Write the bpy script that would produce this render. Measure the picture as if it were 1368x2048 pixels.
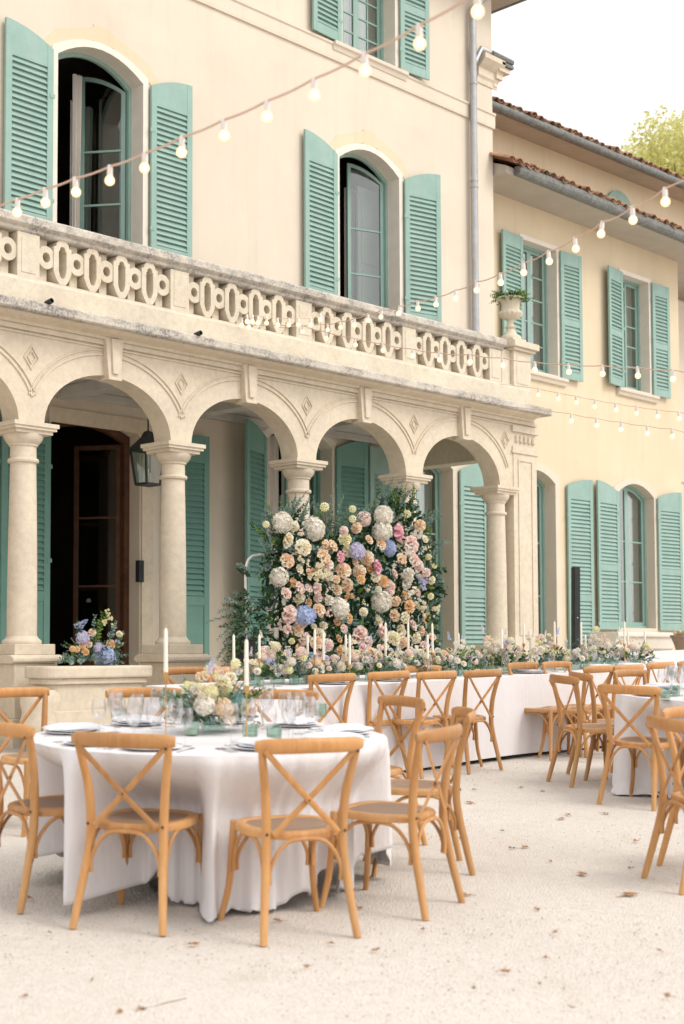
import bpy, math, random
from math import sin, cos, pi, radians, sqrt, atan2, floor
from mathutils import Vector, Matrix
random.seed(7)
for o in list(bpy.data.objects): bpy.data.objects.remove(o)
sc = bpy.context.scene
C = sc.collection

# ------------------------------------------------------------------ camera
YAW, PITCH, ROLL, SHIFT = radians(43.4665), radians(3.2), radians(-0.25), 0.05994
EYE = Vector((0, 0, 1.42))
FPX = 50 / 36 * 2048
fwd = Vector((cos(YAW)*cos(PITCH), sin(YAW)*cos(PITCH), sin(PITCH)))
r0 = Vector((sin(YAW), -cos(YAW), 0)); u0 = r0.cross(fwd)
rgt = cos(ROLL)*r0 + sin(ROLL)*u0
upv = -sin(ROLL)*r0 + cos(ROLL)*u0
cd = bpy.data.cameras.new('camera'); cam = bpy.data.objects.new('camera', cd); C.objects.link(cam)
cam.matrix_world = Matrix(((rgt.x, upv.x, -fwd.x, EYE.x), (rgt.y, upv.y, -fwd.y, EYE.y), (rgt.z, upv.z, -fwd.z, EYE.z), (0, 0, 0, 1)))
cd.lens = 50; cd.sensor_width = 36; cd.shift_y = SHIFT; cd.clip_end = 2000; cd.clip_start = 0.05
cd.dof.use_dof = True; cd.dof.focus_distance = 13.5; cd.dof.aperture_fstop = 2.8
sc.camera = cam
sc.render.resolution_x = 684; sc.render.resolution_y = 1024

# ------------------------------------------------------------------ light
w = bpy.data.worlds.new('World'); sc.world = w; w.use_nodes = True
nt = w.node_tree; bg = nt.nodes['Background']
sky = nt.nodes.new('ShaderNodeTexSky'); sky.sky_type = 'NISHITA'; sky.sun_disc = False
sky.sun_elevation = radians(42); sky.sun_rotation = radians(150); sky.dust_density = 4; sky.air_density = 1.0; sky.ozone_density = 1
hs = nt.nodes.new('ShaderNodeHueSaturation'); hs.inputs['Saturation'].default_value = 0.22
nt.links.new(sky.outputs[0], hs.inputs['Color']); cl_ = nt.nodes.new('ShaderNodeMix'); cl_.data_type = 'RGBA'; cl_.inputs[0].default_value = 0.7; cl_.inputs[7].default_value = (8.6, 8.5, 8.35, 1)   # thin bright overcast
nt.links.new(hs.outputs[0], cl_.inputs[6]); nt.links.new(cl_.outputs[2], bg.inputs[0])
bg.inputs[1].default_value = 0.12
sd = bpy.data.lights.new('sun', 'SUN'); sd.energy = 0.9; sd.angle = radians(22); sd.color = (1, 0.93, 0.82)
so = bpy.data.objects.new('sun', sd); C.objects.link(so)
sdir = Vector((0.30, -0.78, 0.85)).normalized()
so.rotation_euler = sdir.to_track_quat('Z', 'Y').to_euler()
sc.view_settings.view_transform = 'Standard'; sc.view_settings.look = 'None'
sc.view_settings.exposure = 0.62; sc.view_settings.gamma = 1
try:
    sc.cycles.max_bounces = 7; sc.cycles.transparent_max_bounces = 12; sc.cycles.use_denoising = True
    sc.cycles.caustics_reflective = False; sc.cycles.caustics_refractive = False; sc.cycles.sample_clamp_indirect = 6
except Exception: pass

# ------------------------------------------------------------------ where things stand
def ray(px, py): return fwd*FPX + rgt*(px-684) - upv*(py-1024-SHIFT*2048)
def P(px, py, Y):
    d = ray(px, py); return EYE + d*(Y/d.y)
GA, GX, GY = -0.051, 0.0189, 0.0367
def gz(x, y): return GA + GX*max(-30, min(30, x)) + GY*max(-20, min(13, y))
def G(px, py, h=0.0):
    d = ray(px, py); return EYE + d*((EYE.z-GA-h)/(GX*d.x+GY*d.y-d.z))
GT = Matrix(((1, 0, -GX, 0), (0, 1, -GY, 0), (GX, GY, 1, 0), (0, 0, 0, 1)))
def place(o, x, y, rz=0.0, h=0.0):
    n = Vector((-GX, -GY, 1)).normalized(); q = Vector((0, 0, 1)).rotation_difference(n)
    o.matrix_world = Matrix.Translation((x, y, gz(x, y)+h)) @ q.to_matrix().to_4x4() @ Matrix.Rotation(rz, 4, 'Z')

# ------------------------------------------------------------------ mesh helper
class MB:
    def __init__(s): s.v = []; s.f = []; s.m = []; s.mi = 0
    def add(s, vs, fs):
        b = len(s.v); s.v += [tuple(p) for p in vs]
        for f in fs: s.f.append([b+i for i in f]); s.m.append(s.mi)
    def box(s, x0, x1, y0, y1, z0, z1, M=None):
        vs = [Vector(p) for p in ((x0,y0,z0),(x1,y0,z0),(x1,y1,z0),(x0,y1,z0),(x0,y0,z1),(x1,y0,z1),(x1,y1,z1),(x0,y1,z1))]
        if M is not None: vs = [M @ p for p in vs]
        s.add(vs, [(0,3,2,1),(4,5,6,7),(0,1,5,4),(1,2,6,5),(2,3,7,6),(3,0,4,7)])
    def prism(s, poly, y0, y1):            # polygon in x,z pushed along y
        n = len(poly); vs = [(x,y0,z) for x,z in poly]+[(x,y1,z) for x,z in poly]
        s.add(vs, [tuple(range(n)), tuple(range(2*n-1,n-1,-1))]+[(i,n+i,n+(i+1)%n,(i+1)%n) for i in range(n)])
    def profx(s, prof, x0, x1):            # profile in y,z pushed along x
        n = len(prof); vs = [(x0,y,z) for y,z in prof]+[(x1,y,z) for y,z in prof]
        s.add(vs, [tuple(range(n-1,-1,-1)), tuple(range(n,2*n))]+[(i,(i+1)%n,n+(i+1)%n,n+i) for i in range(n)])
    def ring(s, out, inn, y0, y1, closed=True):
        n = len(out); vs = [(x,y0,z) for x,z in out]+[(x,y0,z) for x,z in inn]+[(x,y1,z) for x,z in out]+[(x,y1,z) for x,z in inn]
        fs = []
        for i in range(n if closed else n-1):
            j = (i+1) % n
            fs += [(i,j,n+j,n+i),(2*n+j,2*n+i,3*n+i,3*n+j),(j,i,2*n+i,2*n+j),(n+i,n+j,3*n+j,3*n+i)]
        if not closed: fs += [(0,n,3*n,2*n),(n-1,3*n-1,4*n-1,2*n-1)]
        s.add(vs, fs)
    def lathe(s, prof, n=24, c=(0,0,0), a0=0, a1=2*pi, cap=False, sy=1.0):
        full = abs(a1-a0-2*pi) < 1e-6; m = n if full else n+1; vs = []
        for r, z in prof:
            for k in range(m):
                a = a0+(a1-a0)*k/n; vs.append((c[0]+r*cos(a), c[1]+r*sin(a)*sy, c[2]+z))
        fs = []
        for i in range(len(prof)-1):
            for k in range(n):
                k2 = (k+1) % m if full else k+1
                fs.append((i*m+k, i*m+k2, (i+1)*m+k2, (i+1)*m+k))
        if cap: fs += [tuple(range(m-1,-1,-1)), tuple(range((len(prof)-1)*m, len(prof)*m))]
        s.add(vs, fs)
    def tube(s, pts, rad, n=8, flat=None, up=(0,0,1)):
        pts = [Vector(p) for p in pts]; N = len(pts); vs = []
        if not hasattr(rad, '__len__'): rad = [rad]*N
        prev = None
        for i, p in enumerate(pts):
            t = (pts[min(i+1,N-1)]-pts[max(i-1,0)]).normalized()
            if flat: 
                a = Vector(up); a = (a - t*a.dot(t)).normalized()
            elif prev is None:
                a = Vector((0,0,1)) if abs(t.z) < .9 else Vector((1,0,0)); a = (a-t*a.dot(t)).normalized()
            else: a = (prev-t*prev.dot(t)).normalized()
            prev = a; b = t.cross(a)
            for k in range(n):
                an = 2*pi*k/n + (pi/n if n == 4 else 0)
                ra, rb = (rad[i]*flat[0], rad[i]*flat[1]) if flat else (rad[i], rad[i])
                q = 1.414 if n == 4 else 1
                vs.append(p + a*cos(an)*ra*q + b*sin(an)*rb*q)
        fs = [(i*n+k, i*n+(k+1)%n, (i+1)*n+(k+1)%n, (i+1)*n+k) for i in range(N-1) for k in range(n)]
        fs += [tuple(range(n-1,-1,-1)), tuple(range((N-1)*n, N*n))]
        s.add(vs, fs)
    def mesh(s, name, mats, smooth=False):
        me = bpy.data.meshes.new(name); me.from_pydata(s.v, [], s.f)
        for m in (mats if isinstance(mats, (list, tuple)) else [mats]): me.materials.append(m)
        me.polygons.foreach_set('material_index', s.m)
        if smooth: me.polygons.foreach_set('use_smooth', [True]*len(s.f))
        me.update(); return me
def crom(pts, k=6):
    pts = [Vector(p) for p in pts]; out = []
    for i in range(len(pts)-1):
        a, b, c, d = pts[max(i-1,0)], pts[i], pts[i+1], pts[min(i+2,len(pts)-1)]
        for j in range(k):
            t = j/k; out.append(0.5*((2*b)+(c-a)*t+(2*a-5*b+4*c-d)*t*t+(3*b-a-3*c+d)*t**3))
    out.append(pts[-1]); return out
def ob(name, mb, mat, parent=None, smooth=False, bev=0, angle=40):
    me = mb if isinstance(mb, bpy.types.Mesh) else mb.mesh(name, mat, smooth)
    o = bpy.data.objects.new(name, me); C.objects.link(o)
    if parent: o.parent = parent
    if bev:
        b = o.modifiers.new('b', 'BEVEL'); b.width = bev; b.segments = 2; b.limit_method = 'ANGLE'; b.angle_limit = radians(35)
    if smooth and angle:
        try: me.set_sharp_from_angle(angle=radians(angle))
        except Exception: pass
    return o
def tag(o, label=None, cat=None, group=None, kind=None):
    if label: o['label'] = label
    if cat: o['category'] = cat
    if group: o['group'] = group
    if kind: o['kind'] = kind
    return o
def empty(name, label, cat, group=None, loc=(0,0,0)):
    o = bpy.data.objects.new(name, None); C.objects.link(o); o.location = loc; return tag(o, label, cat, group)
def kids(o, _c={}):
    return _c.get(o.name, [])
def copy_tree(o, tree, parent=None):
    c = o.copy(); C.objects.link(c)
    if parent: c.parent = parent
    for ch, sub in tree: copy_tree(ch, sub, c)
    return c
def tree_of(o): return [(ch, tree_of(ch)) for ch in C.objects if ch.parent == o]

# ------------------------------------------------------------------ materials
def nm(name):
    m = bpy.data.materials.new(name); m.use_nodes = True; t = m.node_tree; return m, t, t.nodes['Principled BSDF']
def N(t, kind, **k):
    n = t.nodes.new(kind)
    for a, b in k.items():
        if a in n.inputs: n.inputs[a].default_value = b
        else: setattr(n, a, b)
    return n
def noise(t, scale, detail=4, rough=.55, co='Object', stretch=None):
    tc = t.nodes.new('ShaderNodeTexCoord'); n = N(t, 'ShaderNodeTexNoise', Scale=scale, Detail=detail, Roughness=rough)
    if stretch:
        mp = t.nodes.new('ShaderNodeMapping'); mp.inputs['Scale'].default_value = stretch
        t.links.new(tc.outputs[co], mp.inputs[0]); t.links.new(mp.outputs[0], n.inputs['Vector'])
    else: t.links.new(tc.outputs[co], n.inputs['Vector'])
    return n
def ramp(t, src, stops):
    r = t.nodes.new('ShaderNodeValToRGB'); e = r.color_ramp.elements
    while len(e) < len(stops): e.new(0.5)
    for i, (p, c) in enumerate(stops): e[i].position = p; e[i].color = (*c, 1) if len(c) == 3 else c
    t.links.new(src, r.inputs[0]); return r
def mix(t, fac, a, b, mode='MIX'):
    m = t.nodes.new('ShaderNodeMix'); m.data_type = 'RGBA'; m.blend_type = mode
    for i, s in ((0, fac), (6, a), (7, b)):
        if isinstance(s, (int, float)): m.inputs[i].default_value = s
        elif isinstance(s, tuple): m.inputs[i].default_value = (*s, 1)
        else: t.links.new(s, m.inputs[i])
    return m.outputs[2]
def bump(t, b, src, strength, dist=.01):
    n = N(t, 'ShaderNodeBump', Strength=strength, Distance=dist); t.links.new(src, n.inputs['Height']); t.links.new(n.outputs[0], b.inputs['Normal']); return n
def plain(name, col, rough=.6, var=.12, scale=6, bmp=0.0, bs=60, spec=.3, metal=0, stretch=None):
    m, t, b = nm(name)
    n = noise(t, scale, 5, .6, stretch=stretch)
    c = ramp(t, n.outputs[0], [(.3, tuple(x*(1-var) for x in col)), (.7, tuple(min(1, x*(1+var)) for x in col))])
    t.links.new(c.outputs[0], b.inputs['Base Color']); b.inputs['Roughness'].default_value = rough
    b.inputs['Specular IOR Level'].default_value = spec; b.inputs['Metallic'].default_value = metal
    if bmp: bump(t, b, noise(t, bs, 6, .65).outputs[0], bmp)
    return m
def stone(name, base, dirt=0.0, dcol=(.15, .145, .14), warm=(.56, .42, .27)):
    m, t, b = nm(name)
    n1 = noise(t, 2.3, 6, .6); n2 = noise(t, 14, 8, .7); n3 = noise(t, 1.1, 3)
    c = ramp(t, n1.outputs[0], [(.3, tuple(x*.86 for x in base)), (.55, base), (.75, tuple(min(1, x*1.1) for x in base))])
    o = mix(t, .45, c.outputs[0], ramp(t, n2.outputs[0], [(.35, tuple(x*.72 for x in base)), (.6, base)]).outputs[0])
    wf = ramp(t, n3.outputs[0], [(.55, (0,0,0)), (.8, (.28,.28,.28))]); o = mix(t, wf.outputs[0], o, warm)
    if dirt > 0:
        n4 = noise(t, 9, 10, .75, stretch=(1, 1, 1.6)); n5 = noise(t, 42, 6, .7)
        ml = N(t, 'ShaderNodeMath', operation='MULTIPLY'); t.links.new(n4.outputs[0], ml.inputs[0]); t.links.new(n5.outputs[0], ml.inputs[1])
        th = .30-.10*dirt
        df = ramp(t, ml.outputs[0], [(th, (0,0,0)), (th+.10, (min(1, dirt),)*3)])
        lo = noise(t, 2.2, 5, .65); lr = ramp(t, lo.outputs[0], [(.38, (.15,.15,.15)), (.62, (1,1,1))])
        mm_ = N(t, 'ShaderNodeMath', operation='MULTIPLY'); t.links.new(df.outputs[0], mm_.inputs[0]); t.links.new(lr.outputs[0], mm_.inputs[1])
        o = mix(t, mm_.outputs[0], o, dcol)
        o = mix(t, ramp(t, lo.outputs[0], [(.4, (0,0,0)), (.7, (dirt*.4,)*3)]).outputs[0], o, (.30, .29, .275))
    t.links.new(o, b.inputs['Base Color']); b.inputs['Roughness'].default_value = .9; b.inputs['Specular IOR Level'].default_value = .15
    bump(t, b, n2.outputs[0], .35, .012); return m
def stucco(name, base, warm=(.70, .57, .38)):
    m, t, b = nm(name)
    n1 = noise(t, .55, 6, .62); n2 = noise(t, 120, 4, .7); n3 = noise(t, 7, 5, .7)
    c = ramp(t, n1.outputs[0], [(.3, tuple(x*.93 for x in base)), (.65, tuple(min(1, x*1.05) for x in base))])
    f = ramp(t, n3.outputs[0], [(.5, (0,0,0)), (.85, (.16,.16,.16))])
    st_ = noise(t, 1.6, 7, .7, stretch=(3.2, 3.2, .22)); sr = ramp(t, st_.outputs[0], [(.50, (0,0,0)), (.72, (.34,.34,.34))])
    o = mix(t, sr.outputs[0], mix(t, f.outputs[0], c.outputs[0], warm), tuple(x*.80 for x in base))
    pt_ = noise(t, .9, 3, .5); pr_ = ramp(t, pt_.outputs[0], [(.60, (0,0,0)), (.63, (.22,.22,.22))]); o = mix(t, pr_.outputs[0], o, tuple(min(1, x*1.10) for x in base))
    t.links.new(o, b.inputs['Base Color'])
    b.inputs['Roughness'].default_value = .95; b.inputs['Specular IOR Level'].default_value = .1
    bump(t, b, n2.outputs[0], .3, .006); return m
M = {}
M['stucco'] = stucco('cream_render', (.68, .60, .50))
M['stucco_wing'] = stucco('yellow_render', (.69, .585, .425))
M['stone'] = stone('limestone', (.70, .61, .485), .10)
M['stone_w'] = stone('weathered_limestone', (.64, .585, .51), .95)
M['stone_b'] = stone('balustrade_limestone', (.70, .62, .495), .28)
M['casing'] = plain('white_casing', (.74, .68, .60), .7, .05)
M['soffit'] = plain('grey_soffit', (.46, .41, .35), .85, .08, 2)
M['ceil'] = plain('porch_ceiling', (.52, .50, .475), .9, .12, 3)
M['green'] = plain('sea_green_paint', (.225, .40, .335), .5, .07, 5, .12, 40)
M['green_shade'] = plain('sea_green_paint_shaded', (.12, .29, .24), .5, .08, 5, .12, 40)
def paint(name, col):
    m, t, b = nm(name); n1 = noise(t, 3, 6, .65); n2 = noise(t, 26, 8, .75, stretch=(1, 1, .35)); n3 = noise(t, 1.2, 5, .7, stretch=(2, 2, .4))
    c = ramp(t, n1.outputs[0], [(.3, tuple(x*.90 for x in col)), (.7, tuple(x*1.10 for x in col))])
    o = mix(t, ramp(t, n3.outputs[0], [(.45, (0,0,0)), (.75, (.35,.35,.35))]).outputs[0], c.outputs[0], (col[0]*1.5, col[1]*1.15, col[2]*1.2))
    o = mix(t, ramp(t, n2.outputs[0], [(.60, (0,0,0)), (.72, (.45,.45,.45))]).outputs[0], o, (col[0]*.55, col[1]*.5, col[2]*.5))
    t.links.new(o, b.inputs['Base Color']); b.inputs['Roughness'].default_value = .55; b.inputs['Specular IOR Level'].default_value = .3; bump(t, b, n2.outputs[0], .15, .004); return m
M['green'] = paint('sea_green_paint', (.265, .405, .36)); M['green_shade'] = paint('sea_green_paint_shaded', (.15, .305, .26))  # second green is the same paint with the arcade's shade put into its colour
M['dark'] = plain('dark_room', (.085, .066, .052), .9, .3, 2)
M['brown'] = plain('dark_wood', (.10, .045, .025), .5, .3, 8)
M['curtain'] = plain('curtain', (.62, .58, .53), .9, .06, 4)
M['iron'] = plain('dark_iron', (.035, .04, .04), .5, .2)
M['zinc'] = plain('zinc', (.42, .42, .43), .42, .12, 8, metal=.6)
M['gutter'] = plain('old_gutter', (.17, .175, .165), .65, .35, 14)
M['cloth'] = plain('white_linen', (.66, .635, .655), .9, .02, 3, .15, 260)
M['napkin'] = plain('napkin', (.72, .71, .74), .9, .03, 6, .15, 200)
M['china'] = plain('china', (.78, .78, .81), .45, .02, spec=.3)
M['wax'] = plain('ivory_wax', (.80, .75, .65), .45, .03)
M['brass'] = plain('brass', (.62, .40, .16), .35, .1, metal=.9)
M['whitepipe'] = plain('white_steel', (.72, .70, .68), .4, .04)
M['black'] = plain('black_case', (.022, .028, .03), .6, .2)
M['pot'] = plain('dark_pot', (.03, .028, .026), .6, .3)
M['potclay'] = plain('weathered_pot', (.34, .25, .18), .9, .2, 12, .2)
M['stem'] = plain('stem', (.10, .16, .05), .7, .2)
M['socket'] = plain('white_socket', (.72, .66, .62), .5, .03)
M['cable'] = plain('pale_cable', (.60, .42, .32), .6, .05)
M['screw'] = plain('dark_screw', (.06, .04, .035), .4, .1)
def linen():
    m, t, b = nm('white_linen'); n1 = noise(t, 2.2, 4, .55, stretch=(3, 3, .7)); n2 = noise(t, 240, 3, .6); n3 = noise(t, 9, 5, .6, stretch=(1.6, 1.6, .6))
    c = ramp(t, n1.outputs[0], [(.3, (.70, .675, .685)), (.7, (.74, .715, .725))]); t.links.new(c.outputs[0], b.inputs['Base Color']); b.inputs['Roughness'].default_value = .92; b.inputs['Specular IOR Level'].default_value = .15
    ad = N(t, 'ShaderNodeMath', operation='MULTIPLY_ADD'); t.links.new(n2.outputs[0], ad.inputs[0]); ad.inputs[1].default_value = .06; t.links.new(n3.outputs[0], ad.inputs[2])
    bump(t, b, ad.outputs[0], .45, .018); return m
M['cloth'] = linen()
def wood():
    m, t, b = nm('honey_beech')
    n = noise(t, 5, 8, .6, stretch=(6, 6, .7)); n2 = noise(t, 1.7, 2)
    oi = t.nodes.new('ShaderNodeObjectInfo')
    c = ramp(t, n.outputs[0], [(.28, (.36, .16, .050)), (.45, (.50, .245, .085)), (.55, (.56, .285, .105)), (.75, (.64, .36, .15))])
    o = mix(t, .45, c.outputs[0], ramp(t, n2.outputs[0], [(.35, (.42, .19, .06)), (.65, (.66, .39, .17))]).outputs[0])
    h = t.nodes.new('ShaderNodeHueSaturation'); mp = N(t, 'ShaderNodeMapRange'); mp.inputs[3].default_value = .80; mp.inputs[4].default_value = 1.08
    t.links.new(oi.outputs['Random'], mp.inputs[0]); t.links.new(mp.outputs[0], h.inputs['Value']); t.links.new(o, h.inputs['Color'])
    t.links.new(h.outputs[0], b.inputs['Base Color']); b.inputs['Roughness'].default_value = .42; b.inputs['Specular IOR Level'].default_value = .4
    bump(t, b, n.outputs[0], .08, .003); return m
M['wood'] = wood()
def cane():
    m, t, b = nm('woven_cane'); tc = t.nodes.new('ShaderNodeTexCoord')
    w1 = N(t, 'ShaderNodeTexWave', Scale=45.0); w1.bands_direction = 'X'; w2 = N(t, 'ShaderNodeTexWave', Scale=45.0); w2.bands_direction = 'Y'
    for q in (w1, w2): t.links.new(tc.outputs['Object'], q.inputs[0])
    ml = N(t, 'ShaderNodeMath', operation='MULTIPLY'); t.links.new(w1.outputs['Fac'], ml.inputs[0]); t.links.new(w2.outputs['Fac'], ml.inputs[1])
    c = ramp(t, ml.outputs[0], [(.1, (.24, .15, .10)), (.6, (.44, .32, .235))])
    t.links.new(c.outputs[0], b.inputs['Base Color']); b.inputs['Roughness'].default_value = .7; bump(t, b, ml.outputs[0], .3, .004); return m
M['cane'] = cane()
def gravel():
    m, t, b = nm('pale_gravel')
    v = N(t, 'ShaderNodeTexVoronoi', Scale=85.0); tc = t.nodes.new('ShaderNodeTexCoord'); t.links.new(tc.outputs['Object'], v.inputs['Vector'])
    n1 = noise(t, .8, 6, .6); n2 = noise(t, 11, 8, .75); n3 = noise(t, 60, 4, .8)
    c = ramp(t, n1.outputs[0], [(.3, (.62, .555, .50)), (.7, (.70, .64, .585))])
    o = mix(t, .55, c.outputs[0], ramp(t, n2.outputs[0], [(.3, (.53, .47, .40)), (.5, (.62, .565, .51)), (.75, (.76, .715, .67))]).outputs[0])
    rr = ramp(t, v.outputs['Color'], [(.0, (.42, .36, .30)), (.25, (.61, .56, .50)), (.9, (.75, .715, .68))])
    o = mix(t, .45, o, rr.outputs[0])
    n4 = noise(t, .33, 7, .7); o = mix(t, ramp(t, n4.outputs[0], [(.44, (.0,.0,.0)), (.66, (.40,.40,.40))]).outputs[0], o, (.56, .49, .42))
    n5 = noise(t, 2.6, 6, .8); o = mix(t, ramp(t, n5.outputs[0], [(.56, (.0,.0,.0)), (.70, (.42,.42,.42))]).outputs[0], o, (.52, .45, .37))
    o = mix(t, ramp(t, n3.outputs[0], [(.60, (0,0,0)), (.72, (.45,.45,.45))]).outputs[0], o, (.27, .22, .17))
    t.links.new(o, b.inputs['Base Color']); b.inputs['Roughness'].default_value = .95; b.inputs['Specular IOR Level'].default_value = .1
    ad = N(t, 'ShaderNodeMath', operation='ADD'); t.links.new(v.outputs['Distance'], ad.inputs[0]); t.links.new(n2.outputs[0], ad.inputs[1])
    bump(t, b, ad.outputs[0], .5, .015); return m
M['gravel'] = gravel()
def glass(name, tint=(.8,.9,.88), rough=.03, refl=.18):
    m, t, b = nm(name); t.nodes.remove(b); out = t.nodes['Material Output']
    tr = N(t, 'ShaderNodeBsdfTransparent', Color=(*tint, 1)); gl = N(t, 'ShaderNodeBsdfGlossy', Roughness=rough)
    fr = N(t, 'ShaderNodeLayerWeight', Blend=.35); mr = N(t, 'ShaderNodeMapRange'); mr.inputs[3].default_value = refl*.35; mr.inputs[4].default_value = min(1, refl*3.2)
    t.links.new(fr.outputs['Facing'], mr.inputs[0]); mx = t.nodes.new('ShaderNodeMixShader')
    t.links.new(mr.outputs[0], mx.inputs[0]); t.links.new(tr.outputs[0], mx.inputs[1]); t.links.new(gl.outputs[0], mx.inputs[2]); t.links.new(mx.outputs[0], out.inputs[0]); return m
M['pane'] = glass('window_glass', (.78,.84,.82), .05, .2)
M['glass'] = glass('table_glass', (.99,.99,.995), .08, .16)
M['gglass'] = glass('green_glass', (.80,.90,.86), .15, .18)
def emit(name, col, s):
    m, t, b = nm(name); b.inputs['Base Color'].default_value = (*col, 1); b.inputs['Emission Color'].default_value = (*col, 1); b.inputs['Emission Strength'].default_value = s; return m
M['bulb'] = emit('lit_bulb', (1, .72, .42), 6.0)
def bulbm():
    m, t, b = nm('lit_bulb'); lw = N(t, 'ShaderNodeLayerWeight', Blend=.4)
    r = ramp(t, lw.outputs['Facing'], [(0, (1, .90, .58)), (.45, (1, .80, .42)), (.75, (.95, .50, .20)), (1, (.85, .36, .14))])
    t.links.new(r.outputs[0], b.inputs['Emission Color']); b.inputs['Emission Strength'].default_value = 1.0
    b.inputs['Base Color'].default_value = (.3, .2, .12, 1); return m
M['bulb'] = bulbm()
def leafm(name, cols, trans=.25, rough=.55):
    m, t, b = nm(name); g = t.nodes.new('ShaderNodeNewGeometry')
    c = ramp(t, g.outputs['Random Per Island'], [(i/(len(cols)-1), x) for i, x in enumerate(cols)])
    n = noise(t, 3.5, 3); o = mix(t, ramp(t, n.outputs[0], [(.4, (0,0,0)), (.65, (.5,.5,.5))]).outputs[0], c.outputs[0], tuple(x*.55 for x in cols[0]))
    t.links.new(o, b.inputs['Base Color']); b.inputs['Roughness'].default_value = rough; b.inputs['Specular IOR Level'].default_value = .25
    tr = t.nodes.new('ShaderNodeBsdfTranslucent'); t.links.new(o, tr.inputs[0]); mx = N(t, 'ShaderNodeMixShader'); mx.inputs[0].default_value = trans
    out = t.nodes['Material Output']; t.links.new(b.outputs[0], mx.inputs[1]); t.links.new(tr.outputs[0], mx.inputs[2]); t.links.new(mx.outputs[0], out.inputs[0]); return m
M['leaf'] = leafm('deep_green_leaf', [(.018,.055,.025), (.03,.085,.035), (.05,.12,.04)])
M['leaf_b'] = leafm('blue_grey_leaf', [(.13,.21,.19), (.21,.31,.29), (.30,.40,.36)])
M['leaf_y'] = leafm('bright_leaf', [(.10,.20,.03), (.18,.30,.05), (.30,.38,.10)])
M['leaf_tree'] = leafm('yellow_tree_leaf', [(.62,.60,.22), (.76,.74,.32), (.86,.83,.45)], .5)
M['tile'] = leafm('clay_tile', [(.22,.105,.06), (.42,.22,.13), (.55,.36,.24), (.26,.20,.16)], 0.0, .9)
M['dryleaf'] = leafm('dry_leaf', [(.26,.12,.06), (.38,.20,.10), (.52,.33,.19)], .1)
def petal(name, col, inner=None):
    m, t, b = nm(name); g = t.nodes.new('ShaderNodeNewGeometry'); inner = inner or tuple(x*.8 for x in col)
    c = ramp(t, g.outputs['Random Per Island'], [(0, inner), (.5, col), (1, tuple(min(.9, x*1.12) for x in col))])
    t.links.new(c.outputs[0], b.inputs['Base Color']); b.inputs['Roughness'].default_value = .7; b.inputs['Specular IOR Level'].default_value = .15
    tr = t.nodes.new('ShaderNodeBsdfTranslucent'); t.links.new(c.outputs[0], tr.inputs[0]); mx = N(t, 'ShaderNodeMixShader'); mx.inputs[0].default_value = .3
    out = t.nodes['Material Output']; t.links.new(b.outputs[0], mx.inputs[1]); t.links.new(tr.outputs[0], mx.inputs[2]); t.links.new(mx.outputs[0], out.inputs[0]); return m
PC = {'cream': petal('cream_petal', (.88,.83,.68), (.84,.72,.48)), 'peach': petal('peach_petal', (.88,.72,.56), (.84,.58,.38)),
      'apricot': petal('apricot_petal', (.86,.62,.38), (.80,.48,.22)), 'blush': petal('blush_petal', (.88,.74,.68), (.84,.60,.54)),
      'pink': petal('pink_petal', (.86,.54,.60), (.80,.38,.48)), 'white': petal('white_petal', (.86,.81,.74), (.80,.74,.62)),
      'blue': petal('blue_petal', (.46,.55,.76), (.56,.60,.78)), 'lilac': petal('lilac_petal', (.68,.64,.78), (.56,.54,.74)),
      'teal': petal('teal_petal', (.26,.44,.40), (.16,.32,.28)), 'yellow': petal('yellow_petal', (.88,.84,.58), (.82,.74,.40))}
# ------------------------------------------------------------------ ground
g = MB(); xs = [-400,-120,-40]+[-20+i*1.0 for i in range(0,61)]+[60,150,500]; ys = [-300,-100,-30]+[-14+i*1.0 for i in range(0,41)]+[60,150,600]
g.add([(x, y, gz(x, y)+(.006*sin(x*1.7+y*.9)+.005*sin(y*2.3-x*.6) if abs(x) < 40 and abs(y) < 30 else 0)) for y in ys for x in xs],
      [(j*len(xs)+i, j*len(xs)+i+1, (j+1)*len(xs)+i+1, (j+1)*len(xs)+i) for j in range(len(ys)-1) for i in range(len(xs)-1)])
tag(ob('gravel_ground', g, M['gravel'], smooth=True, angle=0), 'pale gravel courtyard in front of the villa', None, None, 'structure')

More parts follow.
